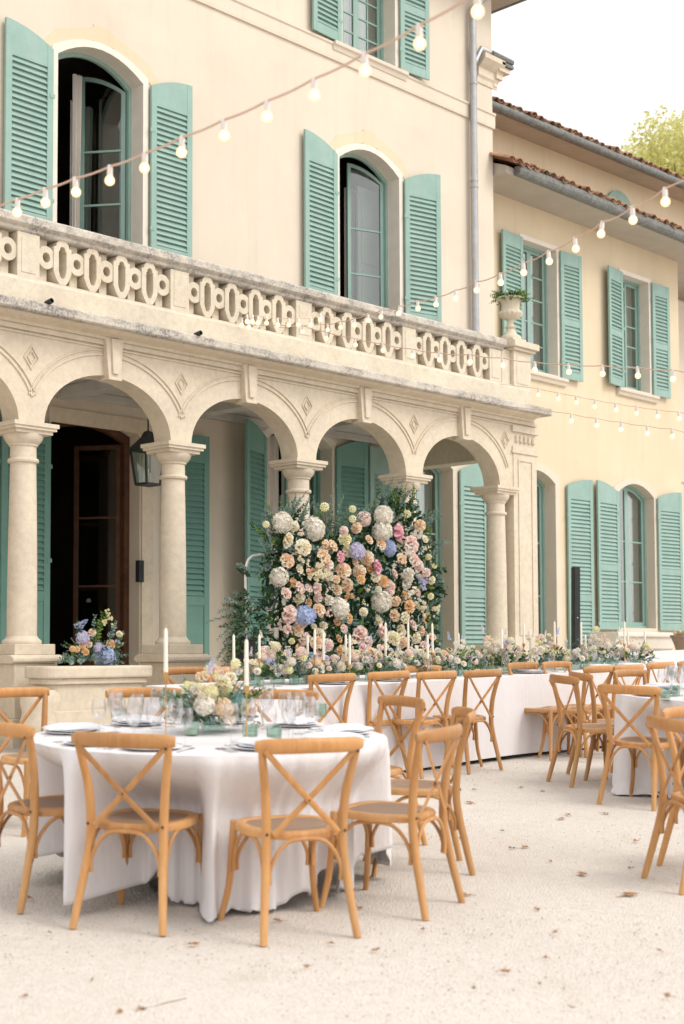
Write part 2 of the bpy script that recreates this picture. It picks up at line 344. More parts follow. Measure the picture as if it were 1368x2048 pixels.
# ------------------------------------------------------------------ wall with openings
def curve(o, x):
    x0, x1, z0, z1, rise = o[:5]; t = max(-1, min(1, (x-(x0+x1)/2)/((x1-x0)/2)))
    if len(o) > 5: return z1+rise*sqrt(max(0, 1-t*t))
    return z1+rise*(1-t*t)
def wall(mb, Y, X0, X1, Z0, Z1, ops, th=.3, back=False):
    br = {X0, X1}
    for o in ops:
        n = 28 if len(o) > 5 else (10 if o[4] else 1)
        for k in range(n+1):
            br.add(round((o[0]+o[1])/2-(o[1]-o[0])/2*cos(pi*k/n), 5))
    br = sorted(b for b in br if X0-1e-6 <= b <= X1+1e-6)
    for a, b in zip(br, br[1:]):
        m = (a+b)/2; cov = sorted([o for o in ops if o[0] < m < o[1]], key=lambda o: o[2]); cl = cr = Z0
        segs = []
        for o in cov:
            segs.append((cl, cr, o[2], o[2])); cl, cr = curve(o, a), curve(o, b)
        segs.append((cl, cr, Z1, Z1))
        for l0, r0_, l1, r1 in segs:
            if l1-l0 < 1e-4 and r1-r0_ < 1e-4: continue
            mb.add([(a,Y,l0),(b,Y,r0_),(b,Y,r1),(a,Y,l1)], [(0,1,2,3)])
            if back: mb.add([(a,Y+th,l0),(b,Y+th,r0_),(b,Y+th,r1),(a,Y+th,l1)], [(3,2,1,0)])
    for o in ops:
        xs_ = [b for b in br if o[0]-1e-5 <= b <= o[1]+1e-5]
        pts = [(o[0], o[2])]+[(x, curve(o, x)) for x in xs_]+[(o[1], o[2])]
        for (xa, za), (xb, zb) in zip(pts, pts[1:]):
            mb.add([(xa,Y,za),(xb,Y,zb),(xb,Y+th,zb),(xa,Y+th,za)], [(0,1,2,3)])
        if len(o) <= 5: mb.add([(o[0],Y,o[2]),(o[1],Y,o[2]),(o[1],Y+th,o[2]),(o[0],Y+th,o[2])], [(3,2,1,0)])
def archpts(x0, x1, z0, z1, rise, ins=0.0, n=10):
    a, b = x0+ins, x1-ins
    top = [(a+(b-a)*k/n, z1-ins+rise*(1-(2*k/n-1)**2)) for k in range(n+1)]
    return [(a, z0+ins)]+top+[(b, z0+ins)]
def louvre_leaf(w, h, rise, flip, lower_panel=False, mat='green'):
    """one shutter leaf, hinge at x=0, front towards -y; flip=-1 extends to the left"""
    mb = MB(); t = .036; st = .085
    def zt(x): 
        u = x/w; return h+rise*(1-(1-u)**2)
    n = 6 if rise else 1
    F_ = lambda x: flip*x
    def slab(x0, x1, z0, z1f, y0=-t/2, y1=t/2):
        k = n; top = [(F_(x0+(x1-x0)*i/k), z1f(x0+(x1-x0)*i/k)) for i in range(k+1)]
        poly = [(F_(x0), z0)]+top+[(F_(x1), z0)]
        if flip > 0: poly = poly[::-1]
        mb.prism(poly, y0, y1)
    slab(0, st, 0, zt); slab(w-st, w, 0, zt)
    tr = .24; z_top = h-tr
    slab(st, w-st, z_top, zt, -t/2+.003, t/2-.003)
    mid = h*.42 if not lower_panel else h*.36
    for z0, z1 in ((0, .14), (mid, mid+.12)):
        slab(st, w-st, z0, lambda x, z1=z1: z1, -t/2+.003, t/2-.003)
    bays = [(mid+.12, z_top)]
    if lower_panel:
        slab(st, w-st, .14, lambda x: mid, -t/2+.012, t/2-.012)
    else: bays.append((.14, mid))
    for z0, z1 in bays:
        k = int((z1-z0)/.070)
        for i in range(k):
            zc = z0+(i+.5)*(z1-z0)/k
            R = Matrix.Translation((0, 0, zc)) @ Matrix.Rotation(radians(62), 4, 'X')
            mb.box(min(F_(st), F_(w-st)), max(F_(st), F_(w-st)), -.034, .034, -.005, .005, R)
    for z0, z1 in bays: mb.box(min(F_(st), F_(w-st)), max(F_(st), F_(w-st)), .013, .017, z0, z1)
    for zh in (h*.13, h*.5, h*.84):
        mb.box(min(F_(-.02), F_(.05)), max(F_(-.02), F_(.05)), -.024, -.019, zh, zh+.05)
    return mb
def shutter(parent, hx, Y, z0, h, w, side, ang, rise=0.0, lower=False, mat='green', label=None):
    """side -1 extends left of its hinge, +1 right; ang = degrees swung off the wall"""
    o = ob('shutter', louvre_leaf(w, h, rise, side, lower), M[mat], parent)
    o.location = (hx, Y-.05, z0); o.rotation_euler.z = radians(-ang*side)
    if label: o['label'] = label
    return o
def casement(w, h, rise, flip, rows=4, cols=1, door=False, top=None):
    fr = MB(); gl = MB(); st = .055
    def zt(u): return h+(rise*(1-(1-u)**2) if rise else 0)
    n = 6; outer = [(0, 0)]+[(w*i/n, zt(i/n)) for i in range(n+1)]+[(w, 0)]
    lo = .55 if door else st*1.3
    inner = [(st, lo)]+[(st+(w-2*st)*i/n, zt((st+(w-2*st)*i/n)/w)-st) for i in range(n+1)]+[(w-st, lo)]
    f = lambda L: [(flip*x, z) for x, z in L]
    fr.ring(f(outer), f(inner), -.02, .02)
    for r in range(1, rows):
        z = lo+(h-st-lo)*r/rows; a, b = flip*st, flip*(w-st); fr.box(min(a,b), max(a,b), -.014, .014, z-.013, z+.013)
    for c in range(1, cols):
        x = flip*(st+(w-2*st)*c/cols); fr.box(x-.011, x+.011, -.013, .013, lo, h-st)
    p = f([(st, lo)]+[(st+(w-2*st)*i/n, zt((st+(w-2*st)*i/n)/w)-st) for i in range(n+1)]+[(w-st, lo)])
    gl.prism(p if flip < 0 else p[::-1], -.003, .003)
    return fr, gl
def drape(x0, x1, z0, z1, amp=.03, n=40, gather=0.0, seed=0):
    rd = random.Random(seed); ph = [rd.random()*6 for _ in range(4)]; vs = []; rows = 12
    for j in range(rows+1):
        v = j/rows; sq = 1-gather*(1-abs(v-.45)*1.6) if gather else 1
        for i in range(n+1):
            u = i/n; x = x0+(x1-x0)*u*sq
            vs.append((x, amp*(sin(u*24+ph[0])+.5*sin(u*41+ph[1]+v)), z1+(z0-z1)*v))
    mb = MB(); mb.add(vs, [(j*(n+1)+i, j*(n+1)+i+1, (j+1)*(n+1)+i+1, (j+1)*(n+1)+i) for j in range(rows) for i in range(n)]); return mb
def window(parent, Y, x0, x1, z0, z1, rise, leaf=('closed','closed'), shut=None, rows=4, cols=1, curtain=True, lip=.075, depth=.27, mat='green', casing='casing', door=False, dark=False, sill=False, lower=False, cgap=0.0):
    mb = MB()
    mb.ring(archpts(x0-lip, x1+lip, z0-(lip if not door else 0), z1+lip, rise), archpts(x0+.008, x1-.008, z0+.008, z1-.008, rise), Y-.018, Y+.002, closed=not door)
    mb.ring(archpts(x0-.004, x1+.004, z0-.004, z1+.004, rise), archpts(x0+.008, x1-.008, z0+.008, z1-.008, rise), Y+.002, Y+depth, closed=not door)
    wn = ob('window' if not door else 'french_door', mb, M[casing], parent)
    fm = MB(); fm.ring(archpts(x0+.009, x1-.009, z0+.009, z1-.009, rise), archpts(x0+.009, x1-.009, z0+.009, z1-.009, rise, .045), Y+depth-.05, Y+depth-.002, closed=not door)
    ob('frame', fm, M[mat], wn)
    w = (x1-x0)/2-.055; h = z1-z0-.11
    for k, (side, st_) in enumerate(zip((1, -1), leaf)):
        if st_ is None: continue
        fr, gl = casement(w, h, rise, side, rows, cols, door)
        ang = 0 if st_ == 'closed' else st_
        hx = x0+.055 if side > 0 else x1-.055
        c = ob('casement', fr, M[mat], wn); p = ob('pane', gl, M['pane'], wn)
        for q in (c, p):
            q.location = (hx, Y+depth+.01, z0+.055); q.rotation_euler.z = radians(ang*side)
    if curtain:
        c = MB(); d1 = drape(x0+.05, (x0+x1)/2-.02-cgap, z0+.03, z1+rise*.6, .02, seed=int(x0*10)); d2 = drape((x0+x1)/2+.02+cgap, x1-.05, z0+.03, z1+rise*.6, .02, seed=int(x1*10))
        for d in (d1, d2): c.add(d.v, d.f)
        cu = ob('curtain', c, M['curtain'], wn, smooth=True); cu.location.y = Y+depth+.10
    if shut:
        for hx, side, wd, ang in shut:
            shutter(wn, hx, Y, z0-.03 if not sill else z0-.02, z1-z0+.02, wd, side, ang, rise*.75, lower, mat)
    if sill:
        s = MB(); s.profx([(Y-.10, z0-.03), (Y-.10, z0-.085), (Y-.07, z0-.10), (Y-.05, z0-.16), (Y, z0-.17), (Y, z0-.03)], x0-.22, x1+.22)
        ob('sill', s, M['stucco'], wn, bev=.008)
    return wn

# ------------------------------------------------------------------ main villa block
YM = 14.05; FL = .86
villa = empty('villa', 'tall cream rendered villa block with sea green louvred shutters above the arcade', 'villa', loc=(13, YM, FL))
villa.matrix_world = Matrix.Translation((0, 0, 0))
O1 = (9.78, 11.14, FL, 4.16, .16); O2 = (13.30, 14.62, FL, 4.36, .22); O3 = (16.13, 17.36, FL, 4.30, .22)
W0 = (5.2, 6.5, 4.95, 8.72, .22)
W1 = (9.85, 11.17, 4.95, 8.68, .24); W2 = (14.78, 16.12, 4.95, 8.66, .25); W3 = (14.86, 16.05, 10.36, 12.6, 0); W4 = (9.9, 11.1, 10.36, 12.6, 0)
mb = MB(); wall(mb, YM, 2.0, 18.49, .2, 12.34, [O1, O2, O3, W0, W1, W2, W3, W4], .32)
mb.add([(18.49,YM,.2),(18.49,YM+12,.2),(18.49,YM+12,12.3),(18.49,YM,12.3)], [(0,1,2,3)])
mb.add([(2.0,YM,.2),(2.0,YM+12,.2),(2.0,YM+12,12.3),(2.0,YM,12.3)], [(3,2,1,0)])
mb.add([(2.0,YM+12,.2),(18.49,YM+12,.2),(18.49,YM+12,12.3),(2.0,YM+12,12.3)], [(3,2,1,0)])
ob('wall', mb, M['stucco'], villa)
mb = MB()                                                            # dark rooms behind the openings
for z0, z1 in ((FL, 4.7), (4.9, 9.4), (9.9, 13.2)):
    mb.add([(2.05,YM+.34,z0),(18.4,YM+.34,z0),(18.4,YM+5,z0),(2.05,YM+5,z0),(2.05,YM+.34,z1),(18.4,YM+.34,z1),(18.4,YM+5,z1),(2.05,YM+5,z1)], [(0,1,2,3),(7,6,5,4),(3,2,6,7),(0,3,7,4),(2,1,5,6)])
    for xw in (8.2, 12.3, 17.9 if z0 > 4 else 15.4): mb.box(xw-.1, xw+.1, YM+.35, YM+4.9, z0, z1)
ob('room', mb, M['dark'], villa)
mb = MB(); mb.profx([(YM-.03,10.06),(YM-.035,10.10),(YM-.035,10.26),(YM-.055,10.28),(YM-.055,10.31),(YM+.0,10.31),(YM+.0,10.06)], 2.0, 18.52)
ob('string_course', mb, M['stucco'], villa)
for (a, b, zt) in ((9.7, 11.35, 8.95), (14.62, 16.28, 8.95)):      # pale stone voussoirs over the upper windows
    mb = MB(); out = [(a-.12, zt-.28), (a-.12+.25, zt+.02), ((a+b)/2-.14, zt+.22), ((a+b)/2-.14, zt+.26), ((a+b)/2+.14, zt+.26), ((a+b)/2+.14, zt+.22), (b-.1, zt+.02), (b+.15, zt-.28)]
    inn = [(a+.02, zt-.28), (a+.3, zt-.10), ((a+b)/2-.14, zt+.05), ((a+b)/2-.13, zt+.02), ((a+b)/2+.13, zt+.02), ((a+b)/2+.14, zt+.05), (b-.25, zt-.10), (b-.02, zt-.28)]
    mb.ring(out, inn, YM-.008, YM+.01, closed=False); ob('lintel_stones', mb, M['stone'] if 0 else M['stucco_wing'], villa)
mb = MB(); mb.tube([(17.86, YM-.10, 4.9), (17.86, YM-.10, 11.86), (17.98, YM-.16, 12.0), (18.05, YM-.35, 12.12)], .058, 14)
mb.tube([(17.9, YM-.10, 10.98), (18.05, YM-.12, 11.25), (18.40, YM-.12, 11.25), (18.62, YM-.12, 11.25)], .045, 10)
for z in (5.6, 7.3, 8.9, 9.0, 10.6): mb.lathe([(.066, 0), (.066, .03)], 14, (17.86, YM-.10, z), cap=True)
ob('drainpipe', mb, M['zinc'], villa, smooth=True)
mb = MB()                                                            # cornice block on the corner
mb.profx([(YM-.02,10.74),(YM-.03,10.82),(YM-.06,10.86),(YM-.06,10.98),(YM-.12,11.02),(YM-.20,11.10),(YM-.20,11.18),(YM,11.2),(YM,10.74)], 18.06, 18.60)
mb.box(18.49, 18.78, YM-.16, YM+2.0, 11.02, 11.10); mb.box(18.49, 18.66, YM-.1, YM+2.0, 10.90, 11.02); mb.box(18.49, 18.58, YM-.04, YM+2, 10.78, 10.90)
ob('corner_cornice', mb, M['stone'], villa)
mb = MB(); mb.box(18.52, 18.83, YM-.2, YM+2.0, 11.11, 11.16); mb.tube([(18.3, YM-.15, 11.24), (18.85, YM-.15, 11.24)], .05, 8); ob('corner_gutter', mb, M['gutter'], villa)
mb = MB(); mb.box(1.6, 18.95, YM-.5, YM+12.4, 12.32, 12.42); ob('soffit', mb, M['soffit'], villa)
mb = MB(); mb.tube([(1.6, YM-.55, 12.42), (19.1, YM-.55, 12.42)], .08, 10); mb.tube([(19.05, YM-.55, 12.42), (19.05, YM+12.4, 12.42)], .08, 10); ob('gutter', mb, M['gutter'], villa, smooth=True)
mb = MB(); mb.prism([(1.6, 12.43), (10.0, 15.2), (19.0, 12.43)], YM-.5, YM+12.4); ob('roof', mb, M['tile'], villa)
# windows of the main block
window(villa, YM, *W1, leaf=(None, 55), shut=[(9.76, -1, .67, 1), (11.26, 1, .67, 1)], rows=5, curtain=False)
cw = [o for o in C.objects if o.name == 'window'][-1]
d = ob('curtain', drape(P(146, 300, YM+.45).x, P(163, 300, YM+.45).x, 4.98, 8.72, .02, gather=.3, seed=3), M['curtain'], cw, smooth=True); d.location.y = YM+.45
d = ob('curtain', drape(10.72, 11.12, 4.98, 8.6, .02, gather=.1, seed=5), M['curtain'], cw, smooth=True); d.location.y = YM+.95
w2 = window(villa, YM, *W2, leaf=(None, 20), shut=[(14.70, -1, .69, 2), (16.20, 1, .68, 13)], rows=5, curtain=False)
d = ob('curtain', drape(P(690, 400, YM+.75).x, P(690, 400, YM+.75).x+.25, 4.98, 8.6, .02, gather=.3, seed=8), M['curtain'], w2, smooth=True); d.location.y = YM+.75
xi = P(716, 450, YM+.56).x; mb = MB(); mb.box(xi, xi+.6, YM+.56, YM+.60, 4.98, 8.6); mb.box(xi+.07, xi+.5, YM+.545, YM+.56, 5.2, 6.2); mb.box(xi+.07, xi+.5, YM+.545, YM+.56, 6.3, 7.3); mb.box(xi+.07, xi+.5, YM+.545, YM+.56, 7.4, 8.4)
ob('inner_shutter', mb, M['curtain'], w2, bev=.005)
window(villa, YM, *W3, leaf=('closed','closed'), shut=[(14.80, -1, .62, 3), (16.12, 1, .62, 5)], rows=7, cols=2, sill=True)
window(villa, YM, *W4, leaf=('closed','closed'), shut=[(9.84, -1, .6, 3), (11.16, 1, .6, 3)], rows=7, cols=2, sill=True)
window(villa, YM, *W0, leaf=('closed','closed'), shut=[(5.12, -1, .66, 1), (6.58, 1, .66, 1)], rows=5)
# ground floor
d1 = MB()
d1.ring(archpts(O1[0]-.02, O1[1]+.20, FL, 4.36, 0), archpts(O1[0], O1[1]+.02, FL, 4.18, .0), YM-.03, YM+.002, closed=False)
dr = ob('entrance_door', d1, M['stone'], villa)
m2 = MB(); m2.ring(archpts(O1[0]+.004, O1[1]-.004, FL, 4.155, .15), archpts(O1[0]+.004, O1[1]-.004, FL, 4.155, .15, .08), YM+.20, YM+.28, closed=False); ob('frame', m2, M['brown'], dr)
fr, gl = casement(.62, 3.2, 0, -1, 3, 1, True); c = ob('door_leaf', fr, M['brown'], dr); c.location = (O1[1]-.08, YM+.28, FL); c.rotation_euler.z = radians(-58)
c2 = ob('pane', gl, M['pane'], dr); c2.location = c.location; c2.rotation_euler = c.rotation_euler
fr, gl = casement(.62, 3.2, 0, 1, 3, 1, True); c = ob('door_leaf', fr, M['brown'], dr); c.location = (O1[0]+.08, YM+.28, FL); c.rotation_euler.z = radians(80)
m2 = MB(); m2.lathe([(0,.0),(.03,.01),(.035,.03),(.02,.055),(0,.06)], 12); kn = ob('door_knob', m2, M['china'], dr, smooth=True); kn.location = P(177, 1206, YM+.75); 
shutter(dr, 9.76, YM, FL, 3.27, .68, -1, 1, .12, True, 'green_shade'); shutter(dr, 9.05, YM, FL, 3.27, .66, -1, 1, -.12, True, 'green_shade')
shutter(dr, 11.50, YM, FL, 3.27, .72, 1, 2, .12, True, 'green_shade')
wo2 = window(villa, YM, *O2, leaf=(25, 'closed'), shut=[(13.27, -1, .67, 24), (14.66, 1, .64, 2)], door=True, mat='green_shade', casing='casing', rows=3)
wo3 = window(villa, YM, *O3, leaf=('closed', 'closed'), shut=[(16.06, -1, .72, 2), (17.48, 1, .66, 2)], door=True, mat='green', casing='stucco', rows=3, lip=.10, lower=False)

# ------------------------------------------------------------------ arcade loggia in front
YA = 11.85; AT = .28
log = empty('loggia', 'pale limestone arcade of round columns carrying a balustraded balcony', 'loggia')
ARX = [(6.26, 7.89), (8.19, 9.82), (10.11, 11.755), (12.06, 13.70), (14.03, 15.68)]
SP, RI = 3.71, .60
mb = MB(); wall(mb, YA, 2.5, 16.52, 3.705, 4.76, [(a, b, 3.70, SP, RI, 'e') for a, b in ARX], AT, back=True)
mb.add([(16.52,YA,3.705),(16.52,YA+AT,3.705),(16.52,YA+AT,4.76),(16.52,YA,4.76)], [(0,1,2,3)])
mb.box(16.22, 16.51, YA+AT, YM, 4.2, 4.75)
ob('arcade_wall', mb, M['stone'], log)
mb = MB()                                                            # archivolt fillets, frieze bands, diamonds
for a, b in ARX:
    xc, hw = (a+b)/2, (b-a)/2
    for off, wd in ((.185, .022), (.235, .014)):
        e = lambda o, k: (xc-(hw+o)*cos(pi*k/30), SP+.02+(RI+o)*sin(pi*k/30))
        ks = [k for k in range(3, 28)]
        ol = [e(off+wd, k) for k in ks]; il = [e(off, k) for k in ks]
        for seg in (slice(0, 12), slice(13, 25)):
            mb.ring([p for p in ol[seg]], [p for p in il[seg]], YA-.016, YA+.004, closed=False)
for xd in (7.97+.06, 9.965, 11.905, 13.865, 15.80):
    for s_, wd in ((.125, .020), (.070, .015)):
        q = [(xd-s_*.74, 4.36), (xd, 4.36+s_), (xd+s_*.74, 4.36), (xd, 4.36-s_)]; r_ = s_-wd
        qi = [(xd-r_*.74, 4.36), (xd, 4.36+r_), (xd+r_*.74, 4.36), (xd, 4.36-r_)]
        mb.ring(q, qi, YA-.015, YA+.004)
for z0, z1, y in ((4.585, 4.602, .02), (4.62, 4.672, .03)):
    mb.box(2.5, 16.54, YA-y, YA+.003, z0, z1)
ob('carved_mouldings', mb, M['stone'], log, bev=.003)
for a, b in ARX:
    xc = (a+b)/2; mb = MB()
    mb.prism([(xc-.075, 4.27), (xc-.115, 4.70), (xc+.115, 4.70), (xc+.075, 4.27)], YA-.075, YA+.1)
    mb.prism([(xc-.035, 4.32), (xc-.055, 4.685), (xc+.055, 4.685), (xc+.035, 4.32)], YA-.10, YA-.07)
    mb.box(xc-.085, xc+.085, YA-.09, YA+.1, 4.255, 4.285); mb.box(xc-.13, xc+.13, YA-.1, YA, 4.70, 4.725)
    ob('keystone', mb, M['stone'], log, bev=.005)
def column(xc, yc=11.99, half=False):
    z0 = 1.52; mb = MB()
    prof = [(.148,z0),(.146,z0+.5),(.142,z0+1.0),(.128,z0+1.80)]
    mb.lathe([(r, z) for r, z in prof], 32, (xc, yc, 0))
    col_ = ob('column', mb, M['stone'], log, smooth=True)
    mb = MB(); mb.lathe([(.128,3.315),(.150,3.322),(.156,3.34),(.150,3.358),(.130,3.366),(.128,3.48),(.142,3.486),(.146,3.505),(.160,3.515),(.185,3.55),(.198,3.585),(.198,3.602)], 32, (xc, yc, 0))
    for s_, z1, z2 in ((.215, 3.60, 3.635), (.245, 3.635, 3.665), (.262, 3.665, 3.706)):
        mb.box(xc-s_, xc+s_, yc-s_*.92, yc+s_*.92, z1, z2)
    ob('capital', mb, M['stone'], col_, smooth=True, angle=30)
    mb = MB(); mb.lathe([(.150,z0+.08),(.158,z0+.07),(.165,z0+.055),(.172,z0+.05),(.190,z0+.035),(.196,z0+.018),(.190,z0+.0),(.15,z0-.001)], 32, (xc, yc, 0))
    ob('base', mb, M['stone'], col_, smooth=True)
    mb = MB(); mb.box(xc-.235, xc+.235, yc-.235, yc+.235, 1.415, 1.519); gg = .3
    mb.profx([(yc-.27,1.33),(yc-.30,1.35),(yc-.30,1.385),(yc-.27,1.40),(yc-.24,1.415),(yc+.24,1.415),(yc+.30,1.385),(yc+.30,1.35),(yc+.27,1.33)], xc-.295, xc+.295)
    mb.box(xc-.25, xc+.25, yc-.255, yc+.255, .80, 1.33); mb.box(xc-.30, xc+.30, yc-.30, yc+.30, gg, .80)
    ob('pedestal', mb, M['stone'], col_, bev=.008)
for xc in (6.10, 8.04, 9.97, 11.90, 13.85, 15.76): column(xc)
mb = MB(); mb.box(15.98, 16.53, YA-.012, YA+.42, .3, 4.2); mb.ring([(16.08,1.65),(16.08,4.12),(16.42,4.12),(16.42,1.65)], [(16.105,1.675),(16.105,4.095),(16.395,4.095),(16.395,1.675)], YA-.026, YA-.010)
mb.box(15.94, 16.56, YA-.03, YA+.45, 4.2, 4.24); mb.box(15.96, 16.54, YA-.02, YA+.44, 4.24, 4.30); mb.box(15.94, 16.56, YA-.04, YA+.45, 4.50, 4.59)
mb.box(15.90, 16.60, YA-.04, YA+.5, .3, 1.45)
for k in range(5): mb.lathe([(0,0),(.035,.03),(.028,.10),(.0,.13)], 8, (16.06+k*.098, YA-.005, 4.34))
ob('corner_pilaster', mb, M['stone'], log, bev=.004)
mb = MB(); mb.box(2.5, 16.45, YA+.02, YM-.002, FL-.5, FL); ob('terrace_floor', mb, M['stone'], log)
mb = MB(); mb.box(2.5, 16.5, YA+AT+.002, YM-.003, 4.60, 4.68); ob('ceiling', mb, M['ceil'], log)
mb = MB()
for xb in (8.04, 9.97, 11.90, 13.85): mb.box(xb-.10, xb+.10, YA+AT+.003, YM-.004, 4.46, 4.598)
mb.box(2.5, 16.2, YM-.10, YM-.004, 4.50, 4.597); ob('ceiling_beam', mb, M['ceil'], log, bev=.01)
# cornice
mb = MB(); mb.profx([(YA+.0,4.672),(YA-.05,4.676),(YA-.07,4.70),(YA-.17,4.722),(YA-.22,4.745),(YA+.0,4.745)], 2.5, 16.38); ob('cornice_cove', mb, M['stone'], log)
mb = MB(); mb.profx([(11.56,4.745),(11.545,4.76),(11.545,4.835),(11.56,4.85),(YM-.002,4.852),(YM-.002,4.745)], 2.5, 16.51); ob('cornice', mb, M['stone_w'], log, bev=.006)
mb = MB(); mb.profx([(11.70,4.852),(11.67,4.87),(11.67,5.07),(11.69,5.09),(11.69,5.11),(11.97,5.11),(11.97,4.852)], 2.5, 16.2); ob('parapet_base', mb, M['stone_b'], log, bev=.006)
mb = MB(); mb.profx([(11.72,5.56),(11.70,5.575),(11.70,5.60),(11.665,5.615),(11.645,5.63),(11.645,5.70),(11.66,5.718),(12.0,5.718),(12.01,5.70),(12.01,5.63),(11.95,5.60),(11.94,5.56)], 2.5, 15.60); ob('handrail', mb, M['stone_w'], log, bev=.006)
PX = [5.96, 7.90, 9.83, 11.73, 13.63, 15.43]
for xp in PX:
    mb = MB(); mb.box(xp-.13, xp+.13, 11.715, 11.95, 5.111, 5.559); mb.box(xp-.085, xp+.085, 11.708, 11.73, 5.16, 5.51)
    ob('balustrade_pier', mb, M['stone_b'], log, bev=.006)
def octp(xc, zc, hw, hh, c):
    r = []
    for sx, sz in ((1, 1), (-1, 1), (-1, -1), (1, -1)):
        if sz > 0:
            a = [(xc+sx*hw, zc+hh-c*.62), (xc+sx*(hw*.74), zc+hh-c*.58), (xc+sx*hw*.66, zc+hh-c*.28), (xc+sx*hw*.34, zc+hh)]
        else: a = [(xc+sx*hw, zc-hh+c), (xc+sx*hw*.72, zc-hh+c*.45), (xc+sx*hw*.62, zc-hh+c*.3), (xc+sx*hw*.35, zc-hh)]
        if sx*sz < 0: a = a[::-1]
        r += a
    return r
for a, b in zip(PX, PX[1:]):
    bay = empty('balustrade_bay', None, None); bay.parent = log
    n = 9; x0 = a+.13; stp = (b-.13-x0)/n
    for k in range(n):
        xc = x0+(k+.5)*stp; mb = MB()
        if k % 2 == 0:
            o_ = [(xc+.108*cos(2*pi*i/20), 5.365+.116*sin(2*pi*i/20)) for i in range(20)]
            i_ = [(xc+.044*cos(2*pi*i/20), 5.365+.050*sin(2*pi*i/20)) for i in range(20)]
            mb.ring(o_, i_, 11.735, 11.95); mb.box(xc-.048, xc+.048, 11.80, 11.94, 5.111, 5.27); mb.box(xc-.048, xc+.048, 11.80, 11.94, 5.46, 5.559)
        else:
            mb.ring(octp(xc, 5.345, .107, .226, .120), octp(xc, 5.345, .046, .160, .075), 11.722, 11.955)
        ob('baluster', mb, M['stone_b'], bay, bev=.004)
mb = MB(); mb.box(15.80, 16.20, 11.68, 12.08, 4.853, 5.60); mb.box(15.86, 16.14, 11.672, 11.69, 5.14, 5.52); mb.box(15.60, 15.80, 11.74, 12.0, 5.112, 5.60)
mb.box(15.75, 16.25, 11.63, 12.13, 5.60, 5.64); mb.box(15.71, 16.29, 11.59, 12.17, 5.64, 5.73); mb.box(15.84, 16.16, 11.72, 12.04, 5.731, 5.80)
ob('corner_pedestal', mb, M['stone_b'], log, bev=.01)
for px, py in ((100, 603), (398, 667)):
    p = P(px, py, 11.54); mb = MB(); mb.lathe([(.022,-.06),(.027,-.06),(.027,.03),(.020,.03)], 14); mb.lathe([(.0,-.04),(.022,-.04)], 14)
    o = ob('drain_spout', mb, M['iron'], log, smooth=True); o.location = p; o.rotation_euler.x = radians(82)
# urn on the corner pedestal
up_ = P(1021, 640, 11.88); ur = empty('garden_urn', 'grey fluted stone urn on the balcony corner pedestal', 'urn', loc=(up_.x, 11.88, 5.80))
mb = MB(); mb.lathe([(.15,0),(.15,.03),(.135,.05),(.10,.07),(.075,.11),(.055,.15),(.062,.165),(.085,.18),(.062,.195),(.045,.22),(.042,.26),(.05,.285),(.09,.295)], 28); ob('foot', mb, M['stone_b'], ur, smooth=True)
mb = MB(); prof = [(.05,.285),(.10,.30),(.145,.33),(.165,.37),(.155,.40),(.13,.42),(.125,.47),(.13,.52),(.155,.56),(.195,.575),(.20,.59),(.185,.60),(.15,.60),(.12,.55)]
mb.lathe(prof, 40)
for i, v in enumerate(mb.v):
    if .30 < v[2] < .405:
        a = atan2(v[1], v[0]); k = 1+.05*cos(a*14); mb.v[i] = (v[0]*k, v[1]*k, v[2])
ob('bowl', mb, M['stone_b'], ur, smooth=True)

# ------------------------------------------------------------------ wing to the right
YW = 14.6
wing = empty('villa_wing', 'yellower lower wing of the villa with tiled roofs to the right of the drainpipe', 'villa wing')
D1 = (19.75, 20.93, FL, 4.42, .20); D2 = (22.94, 24.25, 1.86, 4.42, .22)
X1_ = (20.02, 21.06, 6.36, 8.66, 0); X2_ = (23.20, 24.18, 6.45, 8.66, 0)
mb = MB(); wall(mb, YW, 18.3, 25.32, .2, 9.32, [D1, D2, X1_, X2_], .30)
mb.add([(25.32,YW,.2),(25.32,YW+8,.2),(25.32,YW+8,9.3),(25.32,YW,9.3)], [(0,1,2,3)])
def zr(x): return 11.43+.0225*(x-21.3)
mb.add([(18.3,16.2,9.0),(34,16.2,9.0),(34,16.2,zr(34)),(18.3,16.2,zr(18.3))], [(0,1,2,3)])
ob('wall', mb, M['stucco_wing'], wing)
mb = MB(); mb.add([(25.3,15.4,.2),(36,15.4,.2),(36,15.4,8.9),(25.3,15.4,8.9)], [(0,1,2,3)]); mb.box(25.3, 36, 15.36, 15.40, 5.0, 5.3); ob('end_wall', mb, M['stucco'], wing)
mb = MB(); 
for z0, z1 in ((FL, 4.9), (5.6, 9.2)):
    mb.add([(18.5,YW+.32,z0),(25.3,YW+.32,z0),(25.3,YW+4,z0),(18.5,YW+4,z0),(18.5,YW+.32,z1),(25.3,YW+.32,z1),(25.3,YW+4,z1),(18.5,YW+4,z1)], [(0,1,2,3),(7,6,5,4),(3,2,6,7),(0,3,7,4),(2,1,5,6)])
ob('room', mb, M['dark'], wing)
window(wing, YW, *D1, leaf=('closed','closed'), shut=[(21.24, 1, .74, 3)], door=True, rows=3, casing='stucco', lip=.12)
window(wing, YW, *D2, leaf=('closed','closed'), shut=[(22.92, -1, .78, 3), (24.32, 1, .80, 4)], rows=3, casing='stucco', lip=.10, depth=.22)
window(wing, YW, *X1_, leaf=('closed','closed'), shut=[(19.97, -1, .64, 4), (21.12, 1, .60, 4)], rows=5, sill=True, depth=.24)
window(wing, YW, *X2_, leaf=(20,'closed'), shut=[(23.17, -1, .62, 8), (24.24, 1, .58, 3)], rows=5, sill=True, depth=.24)
